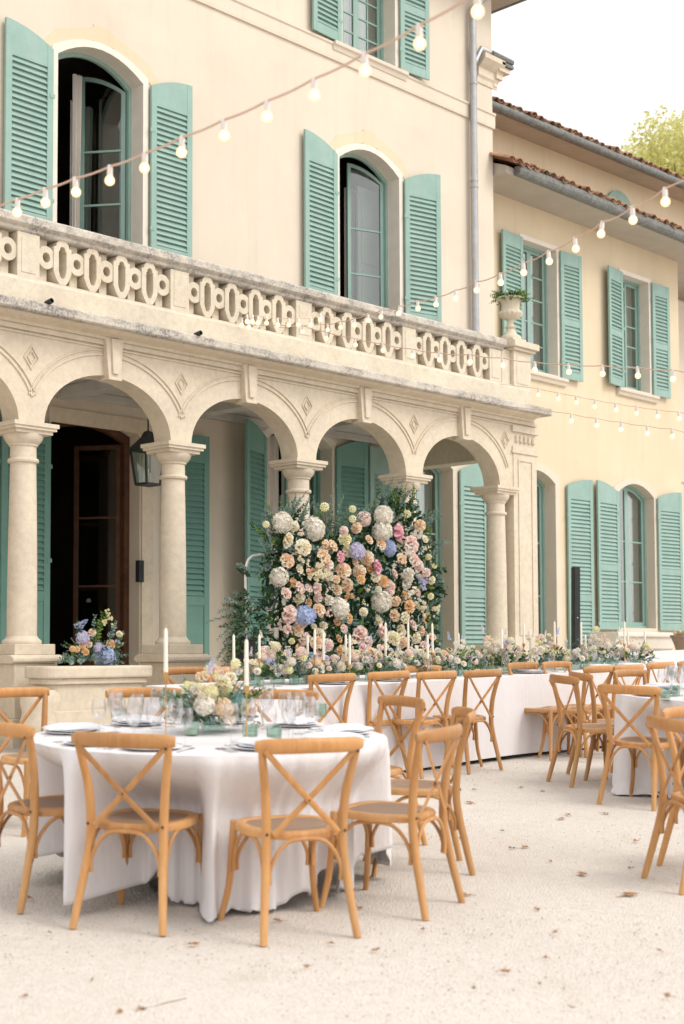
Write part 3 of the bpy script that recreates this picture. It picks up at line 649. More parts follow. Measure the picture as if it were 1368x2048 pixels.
# eaves: lower roof, then the upper one
def tiles(mb, xa, xb, y0, z0, y1, z1, rows, zf=None, seed=1):
    rd = random.Random(seed); n = int((xb-xa)/.20)
    for i in range(n):
        x = xa+(i+.5)*(xb-xa)/n; L = (Vector((0, y1-y0, z1-z0))).length; d = Vector((0, y1-y0, z1-z0)).normalized(); nn = Vector((0, -d.z, d.y))
        for r in range(rows):
            a = r/rows; j = rd.uniform(-.05, .05) if r == 0 else 0; base = Vector((x+rd.uniform(-.012,.012), y0, z0+(zf(x) if zf else 0)))+d*(L*a+j-.04); end = base+d*(L/rows+.06); lift = rd.uniform(0, .035)
            for (rr, off, up_s) in ((.088, 0, 1), (.085, .1, -1)):
                vs = []
                for k in range(7):
                    an = pi*k/6
                    for p, q in ((base, 1), (end, .82)):
                        vs.append(p+Vector((off+cos(an)*rr*q, 0, 0))+nn*(sin(an)*rr*q*.75*up_s+(.02+lift if up_s > 0 else .075))+(nn*.0))
                mb.add(vs, [(2*k, 2*k+2, 2*k+3, 2*k+1) for k in range(6)])
                vs2 = [v-nn*.016*up_s for v in vs]
                mb.add(vs+vs2, [(2*k, 14+2*k, 14+2*k+2, 2*k+2) for k in range(6)])
mb = MB(); mb.profx([(13.80,9.28),(YW,9.30),(16.19,9.32),(16.19,10.36),(13.80,9.40)], 18.52, 34); ob('lower_soffit', mb, M['soffit'], wing)
mb = MB(); tiles(mb, 18.35, 29, 13.72, 9.43, 16.2, 10.42, 6); ob('lower_roof', mb, M['tile'], wing)
mb = MB(); mb.tube([(18.72,13.74,9.345),(33,13.74,9.345)], .078, 12); mb.box(18.75, 33, 13.66, 13.80, 9.34, 9.43); ob('lower_gutter', mb, M['gutter'], wing, smooth=True, angle=30)
mb = MB(); mb.add([(18.3,15.62,zr(18.3)-.05),(34,15.62,zr(34)-.05),(34,16.2,zr(34)+.0),(18.3,16.2,zr(18.3)+.0),(18.3,15.62,zr(18.3)+.05),(34,15.62,zr(34)+.05),(34,22,zr(34)+2),(18.3,22,zr(18.3)+2)], [(0,1,2,3),(4,7,6,5),(0,4,5,1)]); ob('upper_soffit', mb, M['soffit'], wing)
mb = MB(); tiles(mb, 18.4, 32, 15.56, 0, 18.5, 1.1, 5, zf=lambda x: zr(x)+.10, seed=4); ob('upper_roof', mb, M['tile'], wing)
mb = MB(); mb.tube([(18.5,15.56,zr(18.5)+.02),(33,15.56,zr(33)+.02)], .09, 12); ob('upper_gutter', mb, M['gutter'], wing, smooth=True)
pv = P(1237, 405, 16.18); mb = MB(); mb.prism([(pv.x+.66*cos(pi*k/16), 10.42+.78*sin(pi*k/16)) for k in range(17)][::1], 16.14, 16.2)
for k in range(5): mb.box(pv.x-.5+k*.24, pv.x-.48+k*.24, 16.13, 16.14, 10.4, 10.9)
ob('round_topped_window', mb, M['green'], wing)
# ------------------------------------------------------------------ cross-back chair
def build_chair():
    root = empty('cross_back_chair', 'x', 'chair', 'honey wood cross back chairs')
    rp = {}
    for s in (-1, 1):
        mb = MB(); pts = crom([(s*.215,-.300,0), (s*.198,-.262,.16), (s*.180,-.222,.34), (s*.176,-.212,.46), (s*.186,-.222,.62), (s*.212,-.256,.78), (s*.222,-.272,.835)], 5)
        n = len(pts); rad = [.0165+.0045*sin(pi*min(1, i/(n-1)*1.1)) for i in range(n)]
        mb.tube(pts, rad, 12); rp[s] = pts
        l = ob('rear_leg', mb, M['wood'], root, smooth=True)
        sc_ = MB()
        for z, y in ((.455, -.238), (.805, -.292)):
            sc_.lathe([(0,.004),(.006,.003),(.007,0)], 8)
            k = 24; base = len(sc_.v)-24
            for i in range(base, len(sc_.v)):
                v = sc_.v[i]; sc_.v[i] = (s*(.180 if z < .6 else .214)+v[0], y-v[2]+.004, z+v[1])
        ob('screw', sc_, M['screw'], l)
        mb = MB(); pts = crom([(s*.188,.190,.455), (s*.196,.198,.30), (s*.206,.208,.15), (s*.236,.232,0)], 6)
        mb.tube(pts, [.019-.005*i/(len(pts)-1) for i in range(len(pts))], 12)
        ob('front_leg', mb, M['wood'], root, smooth=True)
    mb = MB(); K = 18; pts = []                                     # curved top rail
    for i in range(K+1):
        u = i/K*2-1; pts.append((u*.245, -.275-.048*(1-u*u)+.018*abs(u)**4, .838-.004*u*u))
    ra = [.7+.3*min(1, (1-abs(i/K*2-1))*7) for i in range(K+1)]
    mb.tube(pts, ra, 14, flat=(.033, .0165)); ob('top_rail', mb, M['wood'], root, smooth=True)
    for s in (-1, 1):                                               # the two crossing straps
        mb = MB(); pts = crom([(s*.214,-.284+.010*s,.818), (s*.112,-.268+.008*s,.712), (0,-.254+.007*s,.598), (-s*.10,-.240+.003*s,.50), (-s*.150,-.234,.450)], 6)
        mb.tube(pts, 1, 8, flat=(.0042, .0135), up=(0,1,0)); b = ob('cross_strap', mb, M['wood'], root, smooth=True)
        if s > 0:
            q = MB(); q.lathe([(0,.004),(.006,.003),(.007,0)], 8); q.v = [(v[0], -.262-v[2], .598+v[1]) for v in q.v]; ob('screw', q, M['screw'], b)
    def seat_xy(a, k=1.0, o=0):
        c_, s_ = cos(a), sin(a); e = .62
        x = abs(c_)**e*(1 if c_ > 0 else -1); y = abs(s_)**e*(1 if s_ > 0 else -1)
        w_ = .218 if y > 0 else .218-.035*abs(y)
        return x*(w_*k-o), y*(.215*k-o)
    mb = MB(); n = 40; prof = [(0, .428), (0, .448), (-.004, .458), (-.012, .462), (-.038, .462), (-.044, .456), (-.044, .428)]
    vs = []
    for off, z in prof:
        for k in range(n):
            x, y = seat_xy(2*pi*k/n, 1, -off); vs.append((x, y, z+.004*(y/.2)))
    P_ = len(prof); mb.add(vs, [(i*n+k, i*n+(k+1)%n, ((i+1)%P_)*n+(k+1)%n, ((i+1)%P_)*n+k) for i in range(P_) for k in range(n)])
    st = ob('seat', mb, M['wood'], root, smooth=True, angle=50)
    mb = MB(); vs = [(0, 0, .449)]
    for f_ in (.5, .9, 1.0):
        for k in range(n):
            x, y = seat_xy(2*pi*k/n, 1, .040); vs.append((x*f_, y*f_, .449+.010*f_**3))
    mb.add(vs, [(0, 1+k, 1+(k+1)%n) for k in range(n)]+[(1+i*n+k, 1+i*n+(k+1)%n, 1+(i+1)*n+(k+1)%n, 1+(i+1)*n+k) for i in range(2) for k in range(n)])
    mb.add([(x, y, .435) for x, y in [seat_xy(2*pi*k/n, 1, .042) for k in range(n)]], [tuple(range(n-1,-1,-1))])
    ob('cane_panel', mb, M['cane'], st, smooth=True)
    fl, fr_, bl, br_ = Vector((-.196,.198,.27)), Vector((.196,.198,.27)), Vector((-.190,-.232,.28)), Vector((.190,-.232,.28))
    for a, b in ((fl, fr_), (bl, br_), (fl, bl), (fr_, br_)):
        c_ = Vector((0, 0, 0)); ii = []
        inw = Vector((-(a+b).x, -(a+b).y, 0)).normalized()*.014
        A = a+(b-a).normalized()*.026; B = b-(b-a).normalized()*.026; mid = (A+B)/2
        L = [A+Vector((0,0,-.04)), A+Vector((0,0,.02)), A.lerp(B,.10)+Vector((0,0,.09)), A.lerp(B,.26)+Vector((0,0,.138)), mid+Vector((0,0,.147)), A.lerp(B,.74)+Vector((0,0,.138)), A.lerp(B,.90)+Vector((0,0,.09)), B+Vector((0,0,.02)), B+Vector((0,0,-.04))]
        mb = MB(); mb.tube(crom([p+inw*.3 for p in L], 4), .0095, 8); ob('bentwood_brace', mb, M['wood'], root, smooth=True)
    return root
chair0 = build_chair(); chair_tree = None; used = []
def chair(px, py, facing, label, dist=None, group='honey wood cross back chairs'):
    """px,py: middle of the top rail in the picture, facing: compass angle of the sitter in degrees"""
    global chair_tree
    p = G(px, py, .872)
    if not used: c = chair0
    else: c = copy_tree(chair0, chair_tree)
    a = radians(facing); x, y = p.x+cos(a)*.30, p.y+sin(a)*.30
    place(c, x, y, a-pi/2)
    if not used: chair_tree = tree_of(chair0)
    used.append((x, y, label)); c['label'] = label; c['group'] = group
    return c
TC = Vector((4.835, 5.53))
def face(px, py, c):
    p = G(px, py, .872); return math.degrees(atan2(c.y-p.y, c.x-p.x))
chair(236, 1463, 27, 'chair with its back to us left of centre at the near round table')
chair(621, 1473, 66, 'chair with its back to us right of centre at the near round table')
chair(886, 1450, 106, 'chair turned three quarters at the right rim of the near round table')
chair(930, 1416, 138, 'chair seen almost edge on, just behind the three quarter turned chair by the near table')
chair(808, 1392, 165, 'dark topped chair between the near round table and the long banquet table')
chair(560, 1378, face(560, 1378, TC), 'chair on the far side of the near round table, right of the flower centrepiece', )
chair(284, 1374, face(284, 1374, TC), 'chair on the far side of the near round table, in front of the stone bench')
chair(25, 1374, face(45, 1374, TC)+8, 'chair at the far left behind the near table, in front of the column pedestal')
chair(0, 1440, -6, 'chair cut by the left edge of the photo beside the near round table')
chair(668, 1346, 84, 'leftmost chair of the near side of the long banquet table')
chair(781, 1341, 88, 'chair at the long table, second from its left end, above the dark topped chair')
chair(877, 1341, 88, 'chair at the long table, third from its left end')
chair(969, 1338, 88, 'chair at the long table with bare gravel to its right, fourth from its left end')
chair(1201, 1330, 90, 'long table chair just right of the paired side chairs')
chair(1261, 1328, 90, 'long table chair hidden behind the right round table\'s far chair')
chair(1324, 1323, 90, 'long table chair above the wine glasses of the right round table')
chair(1384, 1320, 90, 'long table chair cut by the right edge of the photo')
RC = Vector((9.95, 5.30))
chair(1248, 1369, 5, 'chair with its back to us at the near side of the right round table')
chair(1116, 1349, -30, 'side chair left of the right round table, its curved rail seen from behind')
chair(1150, 1343, -36, 'chair half hidden directly behind the side chair of the right round table')
chair(1249, 1338, 268, 'far side chair of the right round table, seat hidden by the table')
chair(1319, 1432, -33, 'foreground chair at the right edge, seen nearly edge on, legs on bare gravel')
chair(1362, 1412, 262, 'foreground chair cut by the right edge behind the edge on chair')
chair(368, 1333, 262, 'far side chair of the long table at its left end, behind the taper candle')
chair(450, 1333, 266, 'far side chair of the long table, second from its left end')
chair(636, 1332, 268, 'far side chair of the long table, under the flower wall beside the tallest blooms')
chair(836, 1330, 268, 'far side chair of the long table, right of the flower wall centre')
chair(1036, 1324, 270, 'far side chair of the long table, in front of the corner pilaster')
chair(1104, 1322, 270, 'far side chair of the long table, in front of the black speaker column')

# ------------------------------------------------------------------ round tables
def round_table(c, R, label, hemf, seed, clabel, group):
    near = []
    for (x, y, lb) in used:
        d_ = Vector((x, y))-c
        if d_.length < 1.25: near.append((atan2(d_.y, d_.x), max(.50, d_.length-.27)))
    t = empty('round_table', label, 'table', 'round banquet tables'); place(t, c.x, c.y)
    mb = MB(); mb.lathe([(0,.725),(R-.02,.725),(R-.01,.73),(R-.01,.745),(R-.02,.75),(0,.75)], 48); ob('tabletop', mb, M['brown'], t)
    mb = MB(); mb.tube([(0,0,.03),(0,0,.72)], .035, 12); ob('post', mb, M['iron'], t, smooth=True)
    mb = MB(); mb.lathe([(0,0),(.30,0),(.30,.012),(.05,.03),(0,.03)], 24); ob('base_plate', mb, M['iron'], t)
    rd = random.Random(seed); n = 420; rows = 30; vs = []; ph = [rd.uniform(0, 6.28) for _ in range(6)]
    top = [(0, .757), (.5*R, .757), (.8*R, .757), (.95*R, .7565)]
    for r, z in top[1:]:
        for k in range(n): a = 2*pi*k/n; vs.append((r*cos(a), r*sin(a), z+.001*sin(a*9+r*7)))
    for j in range(rows+1):
        v = j/rows
        for k in range(n):
            a = 2*pi*k/n; fold = (.55*sin(a*19+ph[0]+.6*sin(a*5+ph[1]))+.30*sin(a*31+ph[2]+.5*sin(3*a))+.35*sin(a*11+ph[3])+.28*sin(a*47+2*sin(a*4)+ph[4])+.22*sin(a*71+3*sin(a*3)))
            amp = .042*max(0, v-.02)**.7
            hem, spread = hemf(a)
            z = .757-v*(.757-hem) if v > .04 else .757-v*v*.3
            if j == 0: z = .757
            r = R+.004+.012*min(1, v*9)+amp*fold+.004*v+spread*max(0, v-.86)*7
            r = max(r, R+.006+.006*v); drop_ = max(0, min(1, (.757-z)/.30)); drop_ = drop_*drop_*(3-2*drop_)
            for ca, cr in near:
                da = (a-ca+pi) % (2*pi)-pi; lat = abs(sin(da))*r
                if abs(da) < 1.2:
                    wq = max(0, min(1, (.37-lat)/.11)); wq = wq*wq*(3-2*wq); tgt = min(r, cr/max(.6, cos(da))+.0+amp*fold*.8); r = r+(tgt-r)*wq*drop_
            if hem <= .02: z = max(z, .012+.02*abs(fold)*(v > .9))
            vs.append((r*cos(a), r*sin(a), z))
    mb = MB(); vs = [(0, 0, .757)]+vs; fs = [(0, 1+k, 1+(k+1)%n) for k in range(n)]
    for i in range(2+rows+1):
        for k in range(n): fs.append((1+i*n+k, 1+(i+1)*n+k, 1+(i+1)*n+(k+1)%n, 1+i*n+(k+1)%n))
    fs = [f if i < n else f for i, f in enumerate(fs)]
    mb.add(vs, fs); cl = ob('tablecloth', mb, M['cloth'], smooth=True, angle=0); tag(cl, clabel, 'tablecloth', group)
    s = cl.modifiers.new('s', 'SOLIDIFY'); s.thickness = .003
    place(cl, c.x, c.y); return t
def sm(a, c, w): 
    d = abs((a-c+pi) % (2*pi)-pi); return max(0, 1-d/w)
def hem1(a):
    # a measured in world axes around the table; the camera lies towards about 228 degrees
    h = .15+.05*sin(a*5+1)+.045*sin(a*13)+.02*sin(a*29)
    pud = max(sm(a, radians(226), radians(26))*2.2, sm(a, radians(250), radians(17))*1.3); pud = min(1, pud)
    h = h*(1-pud)+.005*pud
    p2 = min(1, sm(a, radians(296), radians(10))*2.2); h = h*(1-p2)+.0*p2
    return max(.004, h), .04*pud+.02*p2
round_table(TC, .895, 'round banquet table under white linen in the left foreground', hem1, 3, 'white linen cloth on the near round table, puddling on the gravel in front', 'white tablecloths')
def hem2(a):
    h = .13+.06*sin(a*4+2); p = min(1, sm(a, radians(165), radians(40))*2); return max(.004, h*(1-p)), .05*p
round_table(RC, .905, 'round banquet table under white linen at the right edge', hem2, 9, 'white linen cloth on the right round table, hanging open on a dark table post', 'white tablecloths')

# ------------------------------------------------------------------ long table(s)
def long_table(x0, x1, y0, y1, label, clabel, hh=.757, drop=.03):
    t = empty('long_table', label, 'table', 'long banquet tables'); xm, ym = (x0+x1)/2, (y0+y1)/2; place(t, xm, ym)
    w_, d_ = (x1-x0)/2, (y1-y0)/2
    mb = MB(); mb.box(-w_+.01, w_-.01, -d_+.01, d_-.01, hh-.03, hh-.005); ob('tabletop', mb, M['brown'], t)
    k = max(2, int(w_*2/1.8)+1)
    for i in range(k):
        for s in (-1, 1):
            xx = -w_+.15+(2*w_-.3)*i/(k-1); mb = MB(); mb.tube([(xx, s*(d_-.12), 0), (xx, s*(d_-.12), hh-.03)], .018, 8); ob('leg', mb, M['iron'], t, smooth=True)
    rd = random.Random(int(x0*7)); per = []
    def edge(ax, ay, bx, by, n):
        for i in range(n): per.append((ax+(bx-ax)*i/n, ay+(by-ay)*i/n))
    nx, ny = int(w_*2/.045), int(d_*2/.045)
    edge(-w_, -d_, w_, -d_, nx); edge(w_, -d_, w_, d_, ny); edge(w_, d_, -w_, d_, nx); edge(-w_, d_, -w_, -d_, ny)
    n = len(per); vs = [(0, 0, hh)]; rows = 14
    for j in range(rows+1):
        v = j/rows
        for i, (x, y) in enumerate(per):
            cx = max(-1, min(1, x/w_)); cy = max(-1, min(1, y/d_)); nx_ = cx if abs(abs(x)-w_) < 1e-6 else 0; ny_ = cy if abs(abs(y)-d_) < 1e-6 else 0
            s_ = i*.045; f = .5*sin(s_*3.1+.7*sin(s_*.9))+.3*sin(s_*7.7+1)+.25*sin(s_*1.3+2)
            corner = max(0, 1-min(abs(abs(x)-w_), 1)*1.0/.12) * max(0, 1-min(abs(abs(y)-d_), 1)/.12)
            o_ = .006+v*(.018+.012*f)+.05*v*corner
            vs.append((x+nx_*o_, y+ny_*o_, hh-v*(hh-drop-.008*sin(s_*2.3)) if j else hh))
    fs = [(0, 1+i, 1+(i+1)%n) for i in range(n)]+[(1+j*n+i, 1+(j+1)*n+i, 1+(j+1)*n+(i+1)%n, 1+j*n+(i+1)%n) for j in range(rows) for i in range(n)]
    mb = MB(); mb.add(vs, fs); cl = ob('tablecloth', mb, M['cloth'], smooth=True, angle=50); tag(cl, clabel, 'tablecloth', 'white tablecloths'); place(cl, xm, ym)
long_table(7.15, 13.9, 7.92, 8.92, 'long banquet table running parallel to the arcade, laid with flowers and candles', 'white linen cloth over the long banquet table, hanging to the gravel')
pt = G(1287, 1311, .757)
long_table(pt.x, pt.x+3.5, pt.y, pt.y+.8, 'white draped table farthest back at the right edge near the trough', 'white linen cloth on the farthest table at the right edge', drop=.02)
TH = .757
# ------------------------------------------------------------------ flowers
def petal_patch(mb, w_, h_, cup, M4, k=3, curl=.25):
    vs = []
    for j in range(k+1):
        v = j/k
        for i in range(k+1):
            u = i/k*2-1; ww = w_*(sin(pi*(.18+.72*v)))**.8
            vs.append(M4 @ Vector((u*ww, cup*(1-u*u)*-1*sin(v*pi*.6)+curl*h_*v**3, v*h_*(1-.15*u*u))))
    mb.add(vs, [(j*(k+1)+i, j*(k+1)+i+1, (j+1)*(k+1)+i+1, (j+1)*(k+1)+i) for j in range(k) for i in range(k)])
def fl_rose(rd, full=1.0):
    mb = MB()     # unit radius about 1, opens towards +z
    for layer, (n, r, h, tilt) in enumerate(((3, .10, .60, -10), (4, .22, .64, -2), (5, .38, .64, 8), (6, .56, .60, 20), (7, .72, .56, 38))):
        for k in range(n):
            a = 2*pi*k/n+layer*.8+rd.uniform(-.15, .15)
            m4 = Matrix.Rotation(a, 4, 'Z') @ Matrix.Translation((0, r*.55, -.42+.04*layer*0)) @ Matrix.Rotation(radians(-tilt-rd.uniform(0, 8)), 4, 'X')
            petal_patch(mb, .30+.07*layer, h*1.35, .24, m4, 3, .10+.03*layer)
    return mb
def fl_hyd(rd, n=170):
    mb = MB()
    for k in range(n):
        z = 1-2*(k+.5)/n*.78; a = k*2.39996; r = sqrt(max(0, 1-z*z)); p = Vector((r*cos(a), r*sin(a), z*.8))*(.86+rd.uniform(-.10, .12))
        q = Vector((0,0,1)).rotation_difference(p.normalized()).to_matrix().to_4x4(); m4 = Matrix.Translation(p) @ q @ Matrix.Rotation(rd.random()*3, 4, 'Z') @ Matrix.Rotation(rd.gauss(0,.35), 4, 'X') @ Matrix.Rotation(rd.gauss(0,.35), 4, 'Y')
        for s in range(4):
            mm = m4 @ Matrix.Rotation(s*pi/2, 4, 'Z'); e = .185
            mb.add([mm @ Vector(v) for v in ((0,0,0),(e*.6,e*.5,.05),(e*1.05,0,.07),(e*.6,-e*.5,.05))], [(0,3,2,1)])
    mb.lathe([(0,-.55),(.5,-.4),(.66,0),(.5,.4),(0,.55)], 8); return mb
def fl_ball(rd, n=46):
    mb = MB()
    for k in range(n):
        z = 1-2*(k+.5)/n; a = k*2.39996; r = sqrt(max(0, 1-z*z)); p = Vector((r*cos(a), r*sin(a), z))*.75
        q = Vector((0,0,1)).rotation_difference(p.normalized()).to_matrix().to_4x4(); m4 = Matrix.Translation(p) @ q
        mb.add([m4 @ Vector(v) for v in ((-.16,-.16,0),(.16,-.16,0),(.16,.16,0),(-.16,.16,0),(0,0,.27))], [(0,1,4),(1,2,4),(2,3,4),(3,0,4)])
    return mb
def fl_spray(rd, n=11):
    mb = MB()
    for k in range(n):
        c = Vector((rd.gauss(0, .55), rd.gauss(0, .55), rd.uniform(-.2, .8))); r = rd.uniform(.20, .32)
        for j in range(5):
            a = 2*pi*j/5+rd.random(); m4 = Matrix.Translation(c) @ Matrix.Rotation(a, 4, 'Z') @ Matrix.Translation((0, r*.25, -r*.5)) @ Matrix.Rotation(radians(-24), 4, 'X')
            petal_patch(mb, r*.7, r*1.5, r*.3, m4, 2, .1)
    return mb
def fl_spike(rd, n=34):
    mb = MB()
    for k in range(n):
        v = k/n; a = k*2.4+rd.uniform(-.5,.5); r = .42*(1-v*.7)*rd.uniform(.6,1.25); c = Vector((r*cos(a), r*sin(a), v*2.4-.6)); q = Vector((0,0,1)).rotation_difference(Vector((cos(a), sin(a), .3)).normalized()).to_matrix().to_4x4()
        for s in range(5):
            m4 = Matrix.Translation(c) @ q @ Matrix.Rotation(s*2*pi/5, 4, 'Z'); e = .26*(1-v*.6)
            mb.add([m4 @ Vector(p) for p in ((0,0,0),(e*.5,e*.35,.05),(e,0,.08),(e*.5,-e*.35,.05))], [(0,3,2,1)])
    mb.tube([(0,0,-.9),(0,0,1.8)], .05, 5); return mb
FK = {'rose': fl_rose, 'hydrangea': fl_hyd, 'ranunculus': fl_ball, 'spray_rose': fl_spray, 'delphinium': fl_spike}
fcache = {}
def fmesh(kind, col, var=0):
    k = (kind, col, var)
    if k not in fcache:
        rd = random.Random(hash(kind) % 1000 if 0 else len(kind)*31+var*7)
        fcache[k] = FK[kind](rd).mesh(kind, PC[col], False)
    return fcache[k]
def bloom(parent, kind, col, loc, size, aim, var=None, label=None):
    var = random.randrange(2) if var is None else var
    o = bpy.data.objects.new(kind, fmesh(kind, col, var)); C.objects.link(o)
    q = Vector((0,0,1)).rotation_difference(Vector(aim).normalized())
    o.matrix_world = Matrix.Translation(loc) @ q.to_matrix().to_4x4() @ Matrix.Rotation(random.random()*6.28, 4, 'Z') @ Matrix.Scale(size, 4)
    if parent:
        pm = o.matrix_world.copy(); o.parent = parent; o.matrix_local = pm
    return o
def leaf(mb, p, d, L, W, mi, n=None, rd=random):
    d = Vector(d).normalized(); n = Vector(n) if n else Vector((rd.gauss(0,1), rd.gauss(0,1), rd.gauss(0,1)))
    s = d.cross(n); 
    if s.length < 1e-3: s = d.cross(Vector((1, .3, .2)))
    s.normalize(); n2 = s.cross(d); p = Vector(p); mb.mi = mi
    mb.add([p, p+d*L*.35+s*W*.5+n2*W*.12, p+d*L*.75+s*W*.36+n2*W*.10, p+d*L, p+d*L*.75-s*W*.36+n2*W*.10, p+d*L*.35-s*W*.5+n2*W*.12, p+d*L*.5], [(0,1,6),(1,2,6),(2,3,6),(3,4,6),(4,5,6),(5,0,6)])
def sprig(mb, p, d, L, n, lw, ll, mi, droop=.3, stem=3, rd=random, r=.003):
    p = Vector(p); d = Vector(d).normalized(); pts = []
    for i in range(7):
        v = i/6; pts.append(p+d*L*v+Vector((0,0,-droop*L*v*v)))
    mb.mi = stem; mb.tube(pts, [r*(1-.6*i/6) for i in range(7)], 4)
    for k in range(n):
        v = (k+1)/n*.97+.02; f = v*6; i = min(5, int(f)); q = pts[i].lerp(pts[i+1], f-i); t = (pts[i+1]-pts[i]).normalized()
        s = t.cross(Vector((rd.gauss(0,1), rd.gauss(0,1), rd.gauss(0,1)))).normalized()
        for sg in (1, -1): leaf(mb, q, t*.5+s*sg*.8, ll*(1.1-.5*v)*rd.uniform(.8, 1.2), lw*(1.1-.5*v), mi, rd=rd)
LM = [M['leaf'], M['leaf_b'], M['leaf_y'], M['stem']]

# ---- flower wall
YF = 10.55
fw = empty('flower_wall', 'freestanding wall of roses, hydrangeas and greenery in front of the arcade', 'flower wall')
def FP(px, py, dy=0): return P(px, py, YF+dy)
mb = MB()
pa = [FP(493, 1340, .15), FP(491, 1160, .15), FP(493, 1130, .15), FP(500, 1116, .15), FP(514, 1111, .15), FP(560, 1113, .15), FP(850, 1140, .15)]
mb.tube(crom(pa, 5), .014, 8); 
for y in (1218, 1310): mb.tube([FP(491, y, .16), FP(850, y+2, .16)], .009, 6)
pr = [FP(852, 1345, .15), FP(850, 1150, .15)]; mb.tube(pr, .014, 8)
b0 = FP(493, 1340, .15)
for q in (FP(493, 1340, .15), FP(852, 1345, .15)):
    mb.tube([(q.x, q.y, gz(q.x, q.y)), (q.x, q.y, q.z)], .014, 8); mb.tube([(q.x, q.y-.25, gz(q.x,q.y)+.012), (q.x, q.y+.3, gz(q.x,q.y)+.012)], .014, 8)
ob('steel_frame', mb, M['whitepipe'], fw, smooth=True)
TOP = [(522,1120),(535,1085),(548,1052),(570,1030),(592,1026),(612,1044),(632,1062),(655,1070),(680,1068),(705,1060),(728,1042),(745,1020),(762,1004),(790,996),(820,1006),(842,1034),(855,1080),(868,1140),(862,1220),(875,1290)]
def topy(x):
    for (a, ya), (b, yb) in zip(TOP, TOP[1:]):
        if a <= x <= b: return ya+(yb-ya)*(x-a)/(b-a)
    return 1100
rd = random.Random(5); mb = MB()
for k in range(6200):
    x = rd.uniform(522, 872); y = rd.uniform(topy(x), 1400)
    if x < 560 and y > 1200 and rd.random() < .5: continue
    p = FP(x, y, rd.uniform(-.07, .12)); g_ = rd.random(); mi = 0 if g_ < .70 else (1 if g_ < .90 else 2)
    leaf(mb, p, (rd.gauss(0,.6), -rd.random()*.9, rd.gauss(.1,.7)), rd.uniform(.045,.13), rd.uniform(.025,.055), mi, rd=rd)
for k in range(90):                                                  # sprays that break the outline
    x = rd.uniform(535, 862); y = topy(x)+rd.uniform(0, 30); p = FP(x, y, rd.uniform(-.05,.08)); mi = rd.choice((0,1,1,2))
    sprig(mb, p, (rd.gauss(0,.45)+(.3 if x > 820 else (-.3 if x < 560 else 0)), rd.uniform(-.5,.2), 1), rd.uniform(.14,.38), 12, .024, .042, mi, .1, rd=rd)
for (x, y, dx, dz, L) in ((552,1060,-.7,.9,.26),(560,1060,-.15,1,.30),(575,1050,.1,1,.34),(640,1070,-.1,1,.46),(655,1075,.1,1,.52),(668,1078,.3,1,.50),(690,1078,.6,.9,.50),(700,1075,-.2,1,.40),(740,1045,.1,1,.34),(735,1050,-.3,1,.22),(540,1110,-.5,.6,.3),(545,1130,-.8,-.2,.30),(850,1050,.7,.5,.3),(855,1085,.9,.1,.3),(858,1170,.9,.1,.25),(600,1045,.2,1,.3),(800,1015,.4,1,.25)):
    for _ in range(3): sprig(mb, FP(x, y, -.06), (dx+rd.gauss(0,.15), rd.uniform(-.4,.1), dz+rd.gauss(0,.1)), L*rd.uniform(.8,1.1), 16, .020, .036, 1, .12, rd=rd)
for _ in range(7): sprig(mb, FP(858+rd.uniform(-4,8), 1150+rd.uniform(-12,30), -.05), (.8, -.2, rd.uniform(-.5,.4)), .20, 7, .045, .075, 0, .2, rd=rd)
for _ in range(8): sprig(mb, FP(590+rd.uniform(-40,40), 1095+rd.uniform(-10,10), -.12), (.9, -.3, .15), .22, 14, .03, .04, 1, .15, rd=rd)
# trailing greenery low on the left, out of a dark pot
for k in range(46):
    x = rd.uniform(470, 545); y = rd.uniform(1195, 1320); p = FP(x, y, rd.uniform(-.15,.1)); sprig(mb, p, (-rd.uniform(.2,1), rd.uniform(-.4,.2), rd.uniform(-.5,.7)), rd.uniform(.16,.36), 12, .022, .036, rd.choice((0,1,0,0)), .35, rd=rd)
for (x, y, dz, L) in ((500,1245,.35,.62),(500,1250,.1,.60),(495,1262,-.15,.55),(500,1240,.55,.58),(490,1225,.8,.45),(500,1150,.9,.3)):
    sprig(mb, FP(x, y, -.1), (-1, rd.uniform(-.3,.1), dz), L, 24, .020, .045, 1, .35, rd=rd); sprig(mb, FP(x, y+5, -.1), (-1, rd.uniform(-.3,.1), dz-.1), L*.8, 22, .018, .04, 0, .3, rd=rd)
fo = ob('foliage', mb, LM, fw)
mb = MB(); pp = FP(487, 1280, .0); zb = gz(pp.x, pp.y); mb.lathe([(.09,0),(.12,pp.z-zb-.02),(.135,pp.z-zb),(.13,pp.z-zb+.03),(.11,pp.z-zb+.02)], 20, (pp.x, pp.y, zb)); ob('pot', mb, M['pot'], fw, smooth=True)
